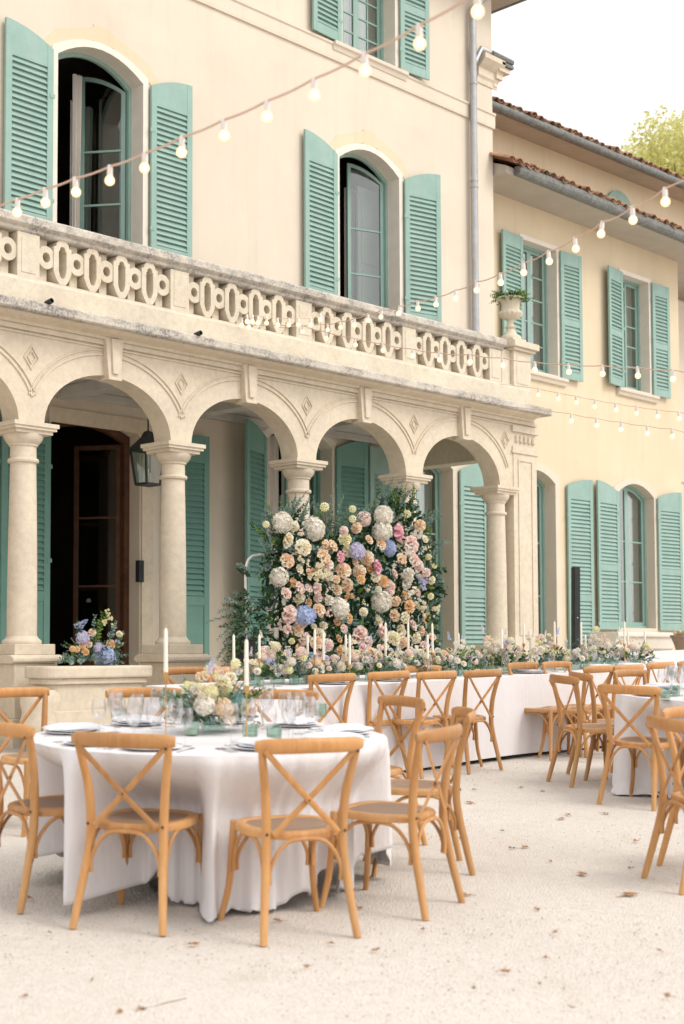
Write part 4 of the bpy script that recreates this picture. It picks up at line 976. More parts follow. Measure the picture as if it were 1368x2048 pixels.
# hand placed blooms read off the photograph: kind, colour, px, py, diameter in px
Z = 400; K = 1368/560
BL = [('hydrangea','white',565,1045,46),('hydrangea','white',628,1058,46),('hydrangea','white',558,1154,42),('hydrangea','white',679,1217,38),('hydrangea','white',763,1203,40),('hydrangea','white',767,1031,42),('hydrangea','white',764,1062,42),('hydrangea','blush',728,1038,34),
 ('hydrangea','blue',610,1231,38),('hydrangea','blue',779,1096,34),('hydrangea','lilac',714,1102,30),('rose','pink',798,1065,30),('rose','pink',756,1135,28),('rose','pink',682,1114,24),
 ('rose','cream',589,1053,22),('rose','cream',577,1082,30),('rose','cream',607,1094,30),('rose','yellow',690,1078,28),('rose','cream',697,1102,24),('rose','cream',752,1153,22),('rose','cream',758,1214,0),
 ('rose','peach',575,1121,28),('rose','blush',575,1121,0),('rose','apricot',588,1166,20),('rose','blush',573,1186,27),('rose','blush',601,1175,24),('rose','cream',600,1197,26),('rose','apricot',619,1205,20),('rose','peach',639,1218,22),('rose','peach',640,1227,18),
 ('rose','blush',580,1229,30),('rose','peach',603,1243,28),('rose','blush',618,1176,18),('rose','blush',635,1177,20),('rose','blush',636,1196,18),('rose','peach',619,1145,16),('rose','apricot',629,1143,16),('rose','blush',656,1130,20),('rose','cream',633,1101,16),
 ('rose','peach',653,1092,24),('rose','peach',667,1091,22),('rose','peach',648,1111,26),('rose','blush',688,1061,18),('rose','peach',713,1056,22),('rose','peach',739,1079,22),('rose','peach',763,1088,22),('rose','peach',734,1116,28),('rose','peach',711,1124,18),
 ('rose','peach',687,1141,26),('rose','peach',719,1143,26),('rose','apricot',722,1159,20),('rose','apricot',740,1138,24),('rose','peach',695,1170,24),('rose','apricot',766,1162,22),('rose','blush',780,1171,24),('rose','blush',778,1182,24),('rose','blush',790,1147,20),
 ('rose','apricot',810,1190,20),('rose','peach',791,1203,20),('rose','apricot',820,1212,24),('rose','peach',790,1231,22),('rose','cream',758,1241,22),('rose','apricot',700,1238,20),('rose','apricot',675,1243,20),('rose','peach',804,1117,24),('rose','blush',824,1088,30),
 ('rose','peach',840,1052,26),('rose','white',838,1047,0),('rose','blush',830,1120,22),('rose','blush',838,1132,20),('rose','white',817,1147,28),('rose','white',815,1163,30),('rose','apricot',841,1154,18),('rose','blush',853,1145,16),('rose','blush',836,1185,18),
 ('rose','cream',811,1235,28),('rose','blush',827,1250,24),('rose','cream',788,1276,26),('rose','blush',768,1266,34),('rose','yellow',789,1276,24),('rose','peach',806,1285,22),('rose','cream',803,1264,30),('rose','cream',833,1277,20),('rose','blush',722,1272,34),('rose','blush',737,1285,22),('rose','blush',727,1298,22),
 ('ranunculus','yellow',649,1014,17),('ranunculus','yellow',705,1018,14),('ranunculus','yellow',705,1038,14),('ranunculus','yellow',532,1049,15),('ranunculus','yellow',814,1028,17),('ranunculus','yellow',857,1114,12),('ranunculus','cream',757,1179,12),('ranunculus','cream',756,1214,0),
 ('spray_rose','cream',603,1115,24),('spray_rose','cream',640,1140,34),('spray_rose','cream',645,1155,34),('spray_rose','cream',625,1157,24),('spray_rose','blush',563,1258,28),('spray_rose','blush',582,1250,24),('spray_rose','cream',838,1218,30),('spray_rose','cream',866,1222,24),('spray_rose','white',830,1070,26),('spray_rose','lilac',845,1170,22),('spray_rose','blue',838,1160,18),
 ('rose','peach',598,1262,24),('rose','blush',610,1278,26),('rose','cream',640,1268,24),('rose','peach',633,1285,26),('rose','blush',655,1290,24),('rose','apricot',683,1300,20),('rose','peach',760,1310,26),('rose','cream',790,1312,24),('rose','blush',640,1310,24),('hydrangea','white',700,1315,34),('rose','peach',600,1300,26),('hydrangea','blue',620,1320,30),('rose','yellow',820,1310,26),('rose','blush',850,1290,22),('rose','peach',845,1262,22)]
rf = random.Random(44)
for _ in range(900):
    x, y = rf.uniform(560, 865), rf.uniform(1075, 1335)
    if len(BL) >= 172: break
    if x < 650 and y < 1190 and rf.random() < .85: continue
    if y > 1180 and 700 < x < 750 and rf.random() < .8: continue
    sz_ = rf.choice((14, 16, 18, 20, 22))
    if all(((x-b[2])**2+(y-b[3])**2)**.5 > (sz_+b[4])*.47 for b in BL if b[4]): BL.append((rf.choice(('rose','rose','spray_rose')), rf.choice(('peach','blush','cream','cream','yellow','apricot','white')), x, y, sz_))
n_ = 0
for kind, col, x, y, s in BL:
    if s == 0: continue
    n_ += 1; dpt = -.10-random.uniform(0, .13); p = FP(x, y, dpt); k = {'rose': .62, 'hydrangea': .56, 'ranunculus': .6, 'spray_rose': .62}[kind]
    sz = s/206.0*k*random.uniform(.85, 1.22)
    bloom(fw, kind, col, p, sz, (-.15+random.gauss(0,.38), -1, .15+random.gauss(0,.35)))
for x, y in ((649,1014),(705,1018),(705,1038),(532,1049),(814,1028),(857,1114)): pass
st = MB()
for (x, y, x2, y2) in ((649,1014,652,1060),(705,1018,700,1060),(532,1049,552,1070),(814,1028,808,1060),(857,1114,835,1112),(757,1179,752,1160)):
    st.tube([FP(x, y, -.14), FP(x2, y2, -.05)], .004, 5)
ob('flower_stem', st, M['stem'], fw)

# ---- flower arrangements on tables
def arrangement(loc, W, H, n, label, name='flower_centrepiece', group=None, pal=None, seed=0, tall=0, cat='flower arrangement', vase=True, aimcam=True, fol=90, dark=False, bsc=1.0):
    rd = random.Random(seed); random.seed(seed+50)
    r = empty(name, label, cat, group, loc=loc)
    if vase:
        mb = MB(); mb.lathe([(.05,0),(.062,.01),(.066,.06),(.07,.075),(.062,.075),(.055,.02)], 18); ob('bowl', mb, M['gglass'], r, smooth=True)
    mb = MB()
    for k in range(fol):
        a = rd.uniform(0, 2*pi); u = rd.random()**.5; p = Vector((cos(a)*W*.42*u, sin(a)*min(W*.42, .16)*u, .06+rd.random()*H*.5*(1-u*.5)))
        mi = rd.choice((0,1,1,2)) if not dark else rd.choice((0,1,0,1,2))
        leaf(mb, p, (cos(a), sin(a)*.8, rd.uniform(-.2,1)), rd.uniform(.03,.07), rd.uniform(.018,.035), mi, rd=rd)
    for k in range(int(fol/7)):
        a = rd.uniform(0, 2*pi); p = Vector((cos(a)*W*.2, sin(a)*.06, .06)); el = rd.uniform(.1, 1.6)
        sprig(mb, p, (cos(a), sin(a)*.5, el), (W*.38 if el < .8 else H*.8)*rd.uniform(.7,1.1), 9, .018, .03, rd.choice((1,1,2,0)), .25, rd=rd)
    ob('foliage', mb, LM, r)
    pal = pal or ['cream','cream','peach','blush','white','yellow','lilac']
    for k in range(n):
        for _ in range(8):
            a = rd.uniform(0, 2*pi); u = sqrt(rd.random()); p = Vector((cos(a)*W*.46*u, sin(a)*min(W*.4,.14)*u-.02, .07+(H-.1)*(1-u*u*.75)*rd.uniform(.45, 1.0)))
            break
        kind = rd.choice(('rose','rose','rose','spray_rose','ranunculus','hydrangea') if W > .3 else ('rose','rose','spray_rose')); sz = {'rose':.034,'spray_rose':.038,'ranunculus':.019,'hydrangea':.046}[kind]*rd.uniform(.75,1.25)*bsc
        bloom(r, kind, rd.choice(pal), p, sz, (p.x*2-.3, p.y*2-.5, .35+p.z))
    for k in range(tall):
        a = rd.uniform(0, 2*pi); p = Vector((cos(a)*W*.3, sin(a)*.05, H*rd.uniform(.75,1.05))); bloom(r, 'delphinium', rd.choice(('blue','lilac','lilac','white')), p, .028*rd.uniform(.8,1.2), (cos(a)*.5, 0, 1))
    return r
def on(px, py, h=TH):
    p = G(px, py, h); return p
c1 = TC+Vector((.12, .10))
arrangement((c1.x, c1.y, gz(c1.x, c1.y)+TH), .47, .42, 44, 'pastel rose centrepiece with pale green dahlia on the near round table', seed=11, tall=0, fol=240, bsc=1.05, pal=['cream','cream','yellow','peach','blush','cream','yellow','white','peach'], group='flower centrepieces')
cp_ = [o for o in C.objects if o.name == 'flower_centrepiece'][0]
for (dx, dy, dz, k_, c_, s_) in ((.02,-.17,.17,'hydrangea','teal',.042),(-.13,-.12,.33,'delphinium','lilac',.035),(-.10,-.10,.36,'delphinium','blue',.03),(.05,-.12,.36,'ranunculus','yellow',.03),(-.05,-.18,.08,'rose','peach',.036),(.12,-.16,.12,'rose','blush',.04)): bloom(cp_, k_, c_, (dx, dy, dz), s_, (-.4, -.7, .6))
LT = [(505,.30,.20,9),(555,.62,.30,22),(600,.4,.22,12),(648,.42,.20,13),(705,.55,.26,20),(752,.5,.26,18),(800,.45,.22,15),(846,.4,.2,12),(905,.55,.28,20),(935,.4,.22,12),(985,.5,.30,18),(1018,.36,.28,12),(1070,.5,.28,18),(1100,.4,.28,13),(1150,.45,.2,13),(1196,.55,.32,18),(1226,.4,.26,12),(1270,.6,.26,14)]
nmz = ['leftmost low','widest left','small blush','pale low','peach and cream','lilac flecked','yellow flecked','low spreading','blue flecked','narrow','tall mixed','upright cream','round blush','blue topped','low peach','tall lilac','small cream','rightmost wide']
for i, (px, W_, H_, n) in enumerate(LT):
    yy = 8.38+.10*sin(i*2.1); q = P(px, 1340, yy); z = gz(q.x, yy)+TH
    arrangement((q.x, yy, z), W_*1.08, H_*1.42, int(n*1.6), f'{nmz[i]} pastel posy on the long table, number {0} from left'.replace(', number 0 from left', ', ' + ['at its left end','below the left of the flower wall','by three tapers','under the white hydrangea','in front of the flower wall','mid flower wall','right of the flower wall centre','under the right blooms','right of the flower wall','before the last arch','in front of the last column','before the pilaster','in front of the french door','beside a tall taper','in front of the speaker column','in front of the wing shutter','left of the stone trough','in front of the stone trough'][i]), seed=30+i, tall=(1 if i % 2 else 2), fol=70, bsc=.86, group='flower posies along the long table', pal=['cream','peach','blush','white','lilac' if i % 2 else 'white','yellow','cream','blush','white'])
# arrangement on the stone bench, and greenery right of the wall
pb = P(183, 1333, 11.42)
br = arrangement((pb.x, 11.40, pb.z), .62, .42, 0, 'dark eucalyptus arrangement with blue hydrangea and apricot ranunculus on the stone bench', seed=77, cat='flower arrangement', vase=False, fol=170, dark=True)
def BP(px, py, y=11.28): q = P(px, py, y); return Vector((q.x-pb.x, q.y-11.40, q.z-pb.z))
for kind, col, x, y, s in (('hydrangea','blue',208,1313,36),('rose','cream',200,1320,22),('hydrangea','lilac',165,1275,22),('rose','apricot',222,1288,17),('rose','apricot',165,1290,13),('ranunculus','apricot',145,1298,11),('ranunculus','apricot',154,1299,11),('rose','apricot',171,1303,14),('rose','peach',185,1265,14),('rose','peach',178,1288,13),('spray_rose','yellow',212,1232,16),('spray_rose','yellow',213,1248,18),('rose','cream',239,1268,12),('spray_rose','lilac',234,1287,14),('delphinium','blue',155,1250,16),('delphinium','blue',166,1246,18),('delphinium','blue',160,1256,16),('hydrangea','lilac',197,1296,18)):
    bloom(br, kind, col, BP(x, y), s/190*.6, (-.2, -1, .3))
mb = MB(); rd = random.Random(9)
for (x, y, x2, y2, mi) in ((190,1290,205,1222,2),(188,1290,212,1226,2),(186,1285,190,1228,1),(215,1290,232,1240,1),(225,1300,246,1262,1),(225,1310,258,1308,1),(150,1315,112,1322,1),(150,1320,125,1308,1),(160,1285,155,1240,0),(230,1300,242,1270,2)):
    a, b = BP(x, y), BP(x2, y2); d = b-a; sprig(mb, a, d, d.length, 10, .03, .045, mi, .05, rd=rd)
for _ in range(12): sprig(mb, BP(rd.uniform(125,235), rd.uniform(1310,1330)), (rd.uniform(-1,1), -.4, rd.uniform(-.1,.6)), .14, 6, .045, .05, 1, .3, rd=rd)
ob('eucalyptus', mb, LM, br)
ps = P(905, 1300, 10.9)
arrangement((ps.x, 10.9, gz(ps.x, 10.9)), .8, .95, 10, 'loose green spray with yellow buds standing right of the flower wall', name='flower_spray', seed=91, tall=6, fol=260, pal=['yellow','cream','lilac'], cat='flower arrangement', vase=False)
# urn planting
mb = MB(); rd = random.Random(4)
for k in range(90): a = rd.uniform(0, 6.28); sprig(mb, (cos(a)*.06, sin(a)*.06, .56), (cos(a), sin(a), rd.uniform(.1,1.3)), rd.uniform(.14,.30), 8, .026, .038, rd.choice((0,2,2)), .3, rd=rd)
ob('plant', mb, LM, ur)

# ------------------------------------------------------------------ candles
def candle(px, ytop, ybot, Y, i, holder=True, label=''):
    pt_, pb_ = P(px, ytop, Y), P(px, ybot, Y); zt_ = gz(pb_.x, Y)+TH; h = pt_.z-pb_.z
    r = empty('taper_candle', label, 'candle', 'ivory taper candles on thin brass holders', loc=(pb_.x, Y, zt_)); hb = max(.03, pb_.z-zt_)
    r.rotation_euler = (random.uniform(-.012,.012), random.uniform(-.012,.012), 0)
    mb = MB(); mb.lathe([(.0,hb-.01),(.0115,hb-.01),(.0105,hb+h*.55),(.0095,hb+h-.03),(.006,hb+h-.018),(0,hb+h-.016)], 12); ob('wax', mb, M['wax'], r, smooth=True)
    mb = MB(); mb.tube([(0,0,hb+h-.02),(.001,0,hb+h-.003)], .0012, 5); ob('wick', mb, M['cloth'], r)
    mb = MB(); mb.lathe([(0,0),(.038,0),(.038,.004),(.006,.008),(.0035,.02),(.0035,hb-.035),(.012,hb-.02),(.0155,hb+.003),(.013,hb+.004),(.012,hb-.008)], 14); ob('holder', mb, M['brass'], r, smooth=True)
q1 = G(332, 1474, TH); q2 = G(493, 1490, TH)
random.seed(3)
candle(332, 1250, 1346, q1.y, 0, label='tall ivory taper in front of the column pedestal, left of the near centrepiece')
candle(493, 1272, 1373, q2.y, 1, label='tall ivory taper right of the near centrepiece')
CL = [(468,1265,1325),(519,1265,1318),(616,1267,1322),(629,1254,1310),(646.5,1260,1321),(692,1265,1324),(699,1265,1330),(771,1241,1319),(817,1241,1306),(855,1265,1318),(866,1243,1306),(917,1263,1312),(1003,1255,1298),(1047,1242,1288),(1061,1259,1302),(1109,1240,1290),(1162.5,1240,1290),(1172,1267,1306),(1248.5,1240,1288),(1256,1259,1300),(1290,1259,1302)]
for i, (x, a, b) in enumerate(CL):
    where = ['at the left end of the long table','second from the long table\'s left end','left of three grouped tapers before the flower wall','middle of three grouped tapers before the flower wall','right of three grouped tapers before the flower wall','left of the touching pair before the flower wall','right of the touching pair before the flower wall','tallest before the middle of the flower wall','tall, before the right side of the flower wall','shorter of the pair at the flower wall\'s right edge','taller of the pair at the flower wall\'s right edge','before the last arch shutter','before the last column','before the corner pilaster','short, right of the pilaster taper','before the french door','tall, on the black speaker column','short, right of the speaker column','tall, before the stone trough','short, before the stone trough','rightmost, above the wing chairs'][i]
    candle(x, a, b, 8.30+.12*((i*7) % 3-1), i, label='ivory taper '+where)

# ------------------------------------------------------------------ place settings
def plate_set(x, y, label, group, rot=0, nap=True):
    r = empty('dinner_plate', label, 'plate', group); place(r, x, y, rot, TH)
    mb = MB(); mb.lathe([(0,.004),(.095,.004),(.10,.006),(.142,.013),(.144,.016),(.140,.016),(.10,.011),(.09,.010),(0,.010)], 36); ob('charger', mb, M['china'], r, smooth=True)
    mb = MB(); mb.lathe([(0,.014),(.07,.014),(.115,.022),(.116,.025),(.075,.020),(0,.019)], 32); ob('side_plate', mb, M['china'], r, smooth=True)
    n = empty('folded_napkin', 'loosely folded white napkin lying on the plate: '+label, 'napkin', 'folded napkins'); place(n, x, y, rot+.5, TH)
    bpy.data.objects.remove(n)
    rd = random.Random(int(x*100)+int(y*77)); m2 = MB(); nx_, ny_ = 14, 10; vs = []
    for s in (0, 1):
        for j in range(ny_+1):
            for i in range(nx_+1):
                u, v = i/nx_*2-1, j/ny_*2-1; z = .026+.020*s*(1-abs(u)**4)*(1-abs(v)**4)+.006*s*sin(v*9+u*2)+.004*s
                vs.append((u*.14+.015*sin(v*4), v*.075*(1+.12*sin(u*5)), z))
    for s in (0, 1):
        o_ = s*(nx_+1)*(ny_+1)
        m2.f += [[o_+j*(nx_+1)+i+k for k in ((0,1,nx_+2,nx_+1) if s else (0,nx_+1,nx_+2,1))] for j in range(ny_) for i in range(nx_)]
    m2.v = vs; m2.m = [0]*len(m2.f)
    bd = [i for i in range(nx_)]; W1_ = nx_+1; O_ = W1_*(ny_+1)
    for j, i0 in ((0, 0), (ny_, 1)):
        for i in range(nx_): m2.f.append([j*W1_+i, j*W1_+i+1, O_+j*W1_+i+1, O_+j*W1_+i]); m2.m.append(0)
    for i in (0, nx_):
        for j in range(ny_): m2.f.append([j*W1_+i, (j+1)*W1_+i, O_+(j+1)*W1_+i, O_+j*W1_+i]); m2.m.append(0)
    nn_ = ob('folded_napkin', m2, M['napkin'], smooth=True, angle=60); tag(nn_, 'folded white napkin on '+label, 'napkin', 'folded white napkins'); place(nn_, x, y, rot+.4, TH)
    return r
def wine_glass(x, y, s, label, group):
    r = empty('wine_glass', label, 'wine glass', group); place(r, x, y, 0, TH)
    mb = MB(); mb.lathe([(0,.003),(.033,.002),(.034,.004),(.006,.008),(.0035,.02),(.0035,.085*s),(.012,.092*s),(.032,.115*s),(.038,.145*s),(.035,.18*s),(.031,.205*s),(.0305,.205*s),(.0345,.18*s),(.0372,.145*s),(.031,.117*s),(.0,.097*s)], 20)
    ob('bowl_and_stem', mb, M['glass'], r, smooth=True)
def votive(x, y, label):
    r = empty('votive_cup', label, 'votive', 'pale green glass votive cups'); place(r, x, y, 0, TH)
    mb = MB(); mb.lathe([(0,.004),(.034,.004),(.038,.01),(.040,.08),(.037,.08),(.035,.012),(0,.012)], 20); ob('cup', mb, M['gglass'], r, smooth=True)
    mb = MB(); mb.lathe([(0,.012),(.03,.012),(.03,.038),(0,.04)], 16); ob('candle', mb, M['wax'], r, smooth=True)
def setting(c, R, ang, who, k):
    a = radians(ang); d = Vector((cos(a), sin(a))); t = Vector((-d.y, d.x)); p = c+d*(R-.20)
    plate_set(p.x, p.y, 'white plate laid '+who, 'white dinner plates', a)
    for j, (u, v, s) in enumerate(((.40,-.08,1.0),(.43,.02,1.08),(.36,.10,.9))):
        q = c+d*(R-u)+t*v; wine_glass(q.x, q.y, s, ['left','middle','right'][j]+' wine glass of the place '+who, 'wine glasses at the round tables')
    for off in (-.17, -.195, .17):
        f = MB(); f.tube([(0,-.10,.004),(0,.03,.005),(0,.06,.007),(0,.10,.004)], 1, 6, flat=(.0015,.004), up=(0,0,1)); f.tube([(0,.05,.005),(0,.10,.005)], 1, 6, flat=(.0015,.010), up=(0,0,1))
        o = ob('fork' if off < 0 else 'knife', f, M['china'] if 0 else M['zinc']); tag(o, ('fork' if off == -.17 else 'salad fork' if off < 0 else 'knife')+' beside the plate '+who, 'cutlery', 'silver cutlery'); q = p+t*off
        place(o, q.x, q.y, a+pi/2, TH)
W_ = ['left of the front left chair','before the front left chair','before the front centre chair','before the three quarter turned chair','at the right rim of the near table','before the dark topped chair','far side right of the near centrepiece','far side of the near table by the bench','at the far left rim of the near table']
for k, ang in enumerate((178, 207, 250, 288, 325, 5, 42, 82, 130)): setting(TC, .905, ang, W_[k], k)
W2_ = ['before the back facing chair of the right table','before the side chair of the right table','far left rim of the right table','far side of the right table','right rim of the right table']
for k, ang in enumerate((195, 150, 118, 80, 235)): setting(RC, .905, ang, W2_[k], k)
for k, (x, y) in enumerate(((383,1478),(500,1488),(548,1489),(240,1452),(383,1440),(640,1440),(330,1424))):
    q = G(x, y-6, TH); votive(q.x, q.y, 'pale green votive '+['in front of the near centrepiece','below the right tall taper','right of the centrepiece foot','among the left glasses','beside the left tall taper','among the right glasses','behind the left glasses'][k]+' on the near table')
for k, (x, y) in enumerate(((1330,1400),(1350,1392))): q = G(x, y, TH); votive(q.x, q.y, ['nearer','farther'][k]+' pale green votive on the right round table')
# long table settings and votives
nch = ['at the long table\'s leftmost near chair','at the long table\'s second near chair','at the long table\'s third near chair','at the long table\'s fourth near chair','left of the paired side chairs on the long table','beyond the paired side chairs on the long table','behind the right table on the long table','at the right end of the long table']
for k, px in enumerate((668, 781, 877, 969, 1060, 1201, 1261, 1324)):
    q = P(px, 1362, 8.12); plate_set(q.x, 8.12, 'white plate '+nch[k], 'white dinner plates', pi/2)
rd = random.Random(2)
for k in range(16):
    x = 7.5+k*.38; y = 8.22+.05*rd.uniform(-1,1)
    wine_glass(x, y, rd.uniform(.85,1.05), 'small clear glass on the near edge of the long table', 'glasses along the long table')
for k in range(14):
    x = 7.7+k*.42; y = 8.20+.04*rd.uniform(-1,1); r = empty('votive_cup', 'pale green votive cup among the long table posies', 'votive', 'votive cups along the long table'); place(r, x, y, 0, TH)
    mb = MB(); mb.lathe([(0,.004),(.034,.004),(.038,.01),(.040,.08),(.037,.08),(.035,.012),(0,.012)], 16); ob('cup', mb, M['gglass'], r, smooth=True)
# menu card standing on the near table
q = G(528, 1455, TH); mb = MB(); mb.box(-.045,.045,-.002,.002,0,.12,Matrix.Rotation(radians(-12),4,'X')); mb.box(-.05,.05,-.03,.03,0,.012)
o = ob('menu_card', mb, M['wax'], bev=.001); tag(o, 'cream card on a small stand right of the near centrepiece', 'menu card'); place(o, q.x, q.y, .9, TH)

# ------------------------------------------------------------------ stone bench, trough, pot, lantern, speaker
YB = 11.22
a, b = P(100, 1333, YB-.2), P(318, 1335, YB-.2)
bn = empty('stone_bench', 'pale stone parapet bench with rounded end between the two left columns', 'stone bench', loc=(0,0,0))
def rounded(x0, x1, y0, y1, z0, z1, r=.18, mb=None, n=8):
    mb = mb or MB(); pts = []
    for cx, cy, a0 in ((x1-r, y1-r, 0), (x0+r, y1-r, 90), (x0+r, y0+r, 180), (x1-r, y0+r, 270)):
        for k in range(n+1): an = radians(a0+90*k/n); pts.append((cx+r*cos(an), cy+r*sin(an)))
    m = len(pts); mb.add([(x, y, z0) for x, y in pts]+[(x, y, z1) for x, y in pts], [tuple(range(m-1,-1,-1)), tuple(range(m, 2*m))]+[(i, (i+1)%m, m+(i+1)%m, m+i) for i in range(m)]); return mb
zt = a.z; xa, xb = a.x, b.x
ob('top_slab', rounded(xa, xb, YB-.2, YB+.32, zt-.115, zt, .16), M['stone'], bn, bev=.02)
mb = rounded(xa+.04, xb-.04, YB-.16, YB+.30, zt-.17, zt-.116, .14); rounded(xa+.08, xb-.08, YB-.12, YB+.28, .35, zt-.17, .12, mb); rounded(xa+.03, xb-.03, YB-.17, YB+.3, .35, zt-.42, .12, mb)
ob('base', mb, M['stone'], bn, bev=.008)
mb = MB(); mb.lathe([(.0,0),(.17,0),(.19,.05),(.19,.12),(.17,.22),(.19,.3),(.19,zt-.95),(.15,zt-.88),(.0,zt-.88)], 24, (xa+.05, YB+.02, .66)); ob('scroll_end', mb, M['stone'], bn, smooth=True)
q = P(1272, 1266, 14.1); tr = empty('stone_trough', 'white stone trough under the ground floor wing window', 'trough', loc=(0,0,0)); ql, qr = P(1216, 1264, 14.1), P(1332, 1266, 14.1)
mb = MB(); mb.profx([(13.9,ql.z),(13.88,ql.z-.02),(13.88,ql.z-.08),(13.93,ql.z-.11),(13.95,ql.z-.3),(14.0,ql.z-.34),(14.5,ql.z-.34),(14.55,ql.z-.1),(14.55,ql.z)], ql.x, qr.x); ob('basin', mb, M['casing'], tr, bev=.01)
mb = MB(); mb.box(ql.x+.3, ql.x+.5, 14.0, 14.4, .6, ql.z-.34); mb.box(qr.x-.5, qr.x-.3, 14.0, 14.4, .6, ql.z-.34); ob('foot', mb, M['casing'], tr, bev=.01)
q = P(1372, 1290, 13.2); pz = empty('clay_pot', 'weathered clay pot with dry pale blooms at the right edge', 'pot', loc=(q.x, 13.2, q.z-.2))
mb = MB(); mb.lathe([(0,0),(.15,0),(.20,.18),(.26,.33),(.28,.34),(.28,.38),(.25,.38),(.2,.3)], 24); ob('body', mb, M['potclay'], pz, smooth=True)
mb = MB(); rd = random.Random(6)
for k in range(40): a_ = rd.uniform(0, 6.28); leaf(mb, (cos(a_)*.1, sin(a_)*.1, .36), (cos(a_), sin(a_), rd.uniform(.2,1)), .16, .07, 0, rd=rd)
ob('dry_plant', mb, [petal('dry_bloom', (.62,.50,.34)), M['leaf_b'], M['leaf_y'], M['stem']], pz)
mb = MB(); mb.box(pz.location.x-.2, pz.location.x+.2, 13.0, 13.4, .5, pz.location.z); o = ob('pot_plinth', mb, M['stone']); tag(o, 'low stone plinth carrying the clay pot at the right edge', 'plinth')
YL = 13.0; q = P(296, 935, YL); la = empty('wall_lantern', 'dark four sided lantern hanging beside the dark doorway behind the second column', 'lantern', loc=(q.x, YL, q.z))
mb = MB(); hw0, hw1, hh = .10, .145, .20
for sx in (-1, 1):
    for sy in (-1, 1): mb.tube([(sx*hw0, sy*hw0, -hh), (sx*hw1, sy*hw1, hh)], .011, 4)
for w__, z in ((hw0, -hh), (hw1, hh)):
    for s in (-1, 1):
        mb.tube([(-w__, s*w__, z), (w__, s*w__, z)], .013, 4); mb.tube([(s*w__, -w__, z), (s*w__, w__, z)], .013, 4)
mb.lathe([(.24,hh),(.22,hh+.03),(.08,hh+.16),(.05,hh+.22),(0,hh+.24)], 4, a0=pi/4, a1=pi/4+2*pi); mb.box(-hw0, hw0, -hw0, hw0, -hh-.01, -hh)
mb.tube([(0,0,hh+.22),(0,0,4.6-q.z)], .010, 6)
ob('cage', mb, M['iron'], la)
mb = MB()
for s in (-1, 1):
    mb.add([(-hw0,s*hw0,-hh),(hw0,s*hw0,-hh),(hw1,s*hw1,hh),(-hw1,s*hw1,hh)], [(0,1,2,3)]); mb.add([(s*hw0,-hw0,-hh),(s*hw0,hw0,-hh),(s*hw1,hw1,hh),(s*hw1,-hw1,hh)], [(0,1,2,3)])
ob('pane', mb, M['pane'], la)
mb = MB(); mb.tube([(0,0,-hh),(0,0,-.02)], .012, 8); mb.tube([(.03,0,-hh),(.03,0,-.06)], .01, 8); ob('candle_tube', mb, M['wax'], la)
q = P(281, 1140, YM-.08); mb = MB(); mb.box(q.x-.04, q.x+.04, YM-.10, YM-.03, q.z-.15, q.z+.12); mb.box(q.x-.02, q.x+.02, YM-.104, YM-.10, q.z-.02, q.z+.06); o = ob('intercom_box', mb, M['black'], bev=.006); tag(o, 'small black intercom box on the stone jamb right of the dark doorway', 'intercom')
YS = 12.6; qa, qb = P(1148, 1134, YS), P(1148, 1308, YS); gs = gz(qa.x, YS); sp = empty('speaker_column', 'slim black column loudspeaker in front of the wing shutters', 'speaker', loc=(qa.x, YS, gs))
hs_ = qa.z-gs; mb = MB(); wd = .052; mb.box(-wd, wd, -.06, .06, .42, hs_); ob('speaker_array', mb, M['black'], sp, bev=.008)
mb = MB(); mb.box(-wd+.008, wd-.008, -.064, -.058, .5, hs_-.03); 
for k in range(24): z = .55+k*(hs_-.65)/24; mb.box(-wd+.012, wd-.012, -.068, -.063, z, z+.02)
ob('grille', mb, M['iron'], sp)
mb = MB(); mb.lathe([(0,.004),(.008,.003),(.009,0)], 10); mb.v = [(v[0], -.068-v[2], hs_*.60+v[1]) for v in mb.v]; ob('badge', mb, M['china'], sp)
mb = MB(); mb.box(-.16,.16,-.2,.2,0,.42); ob('bass_box', mb, M['black'], sp, bev=.015); sp.rotation_euler.z = radians(-30); sp.rotation_euler.y = radians(.8)

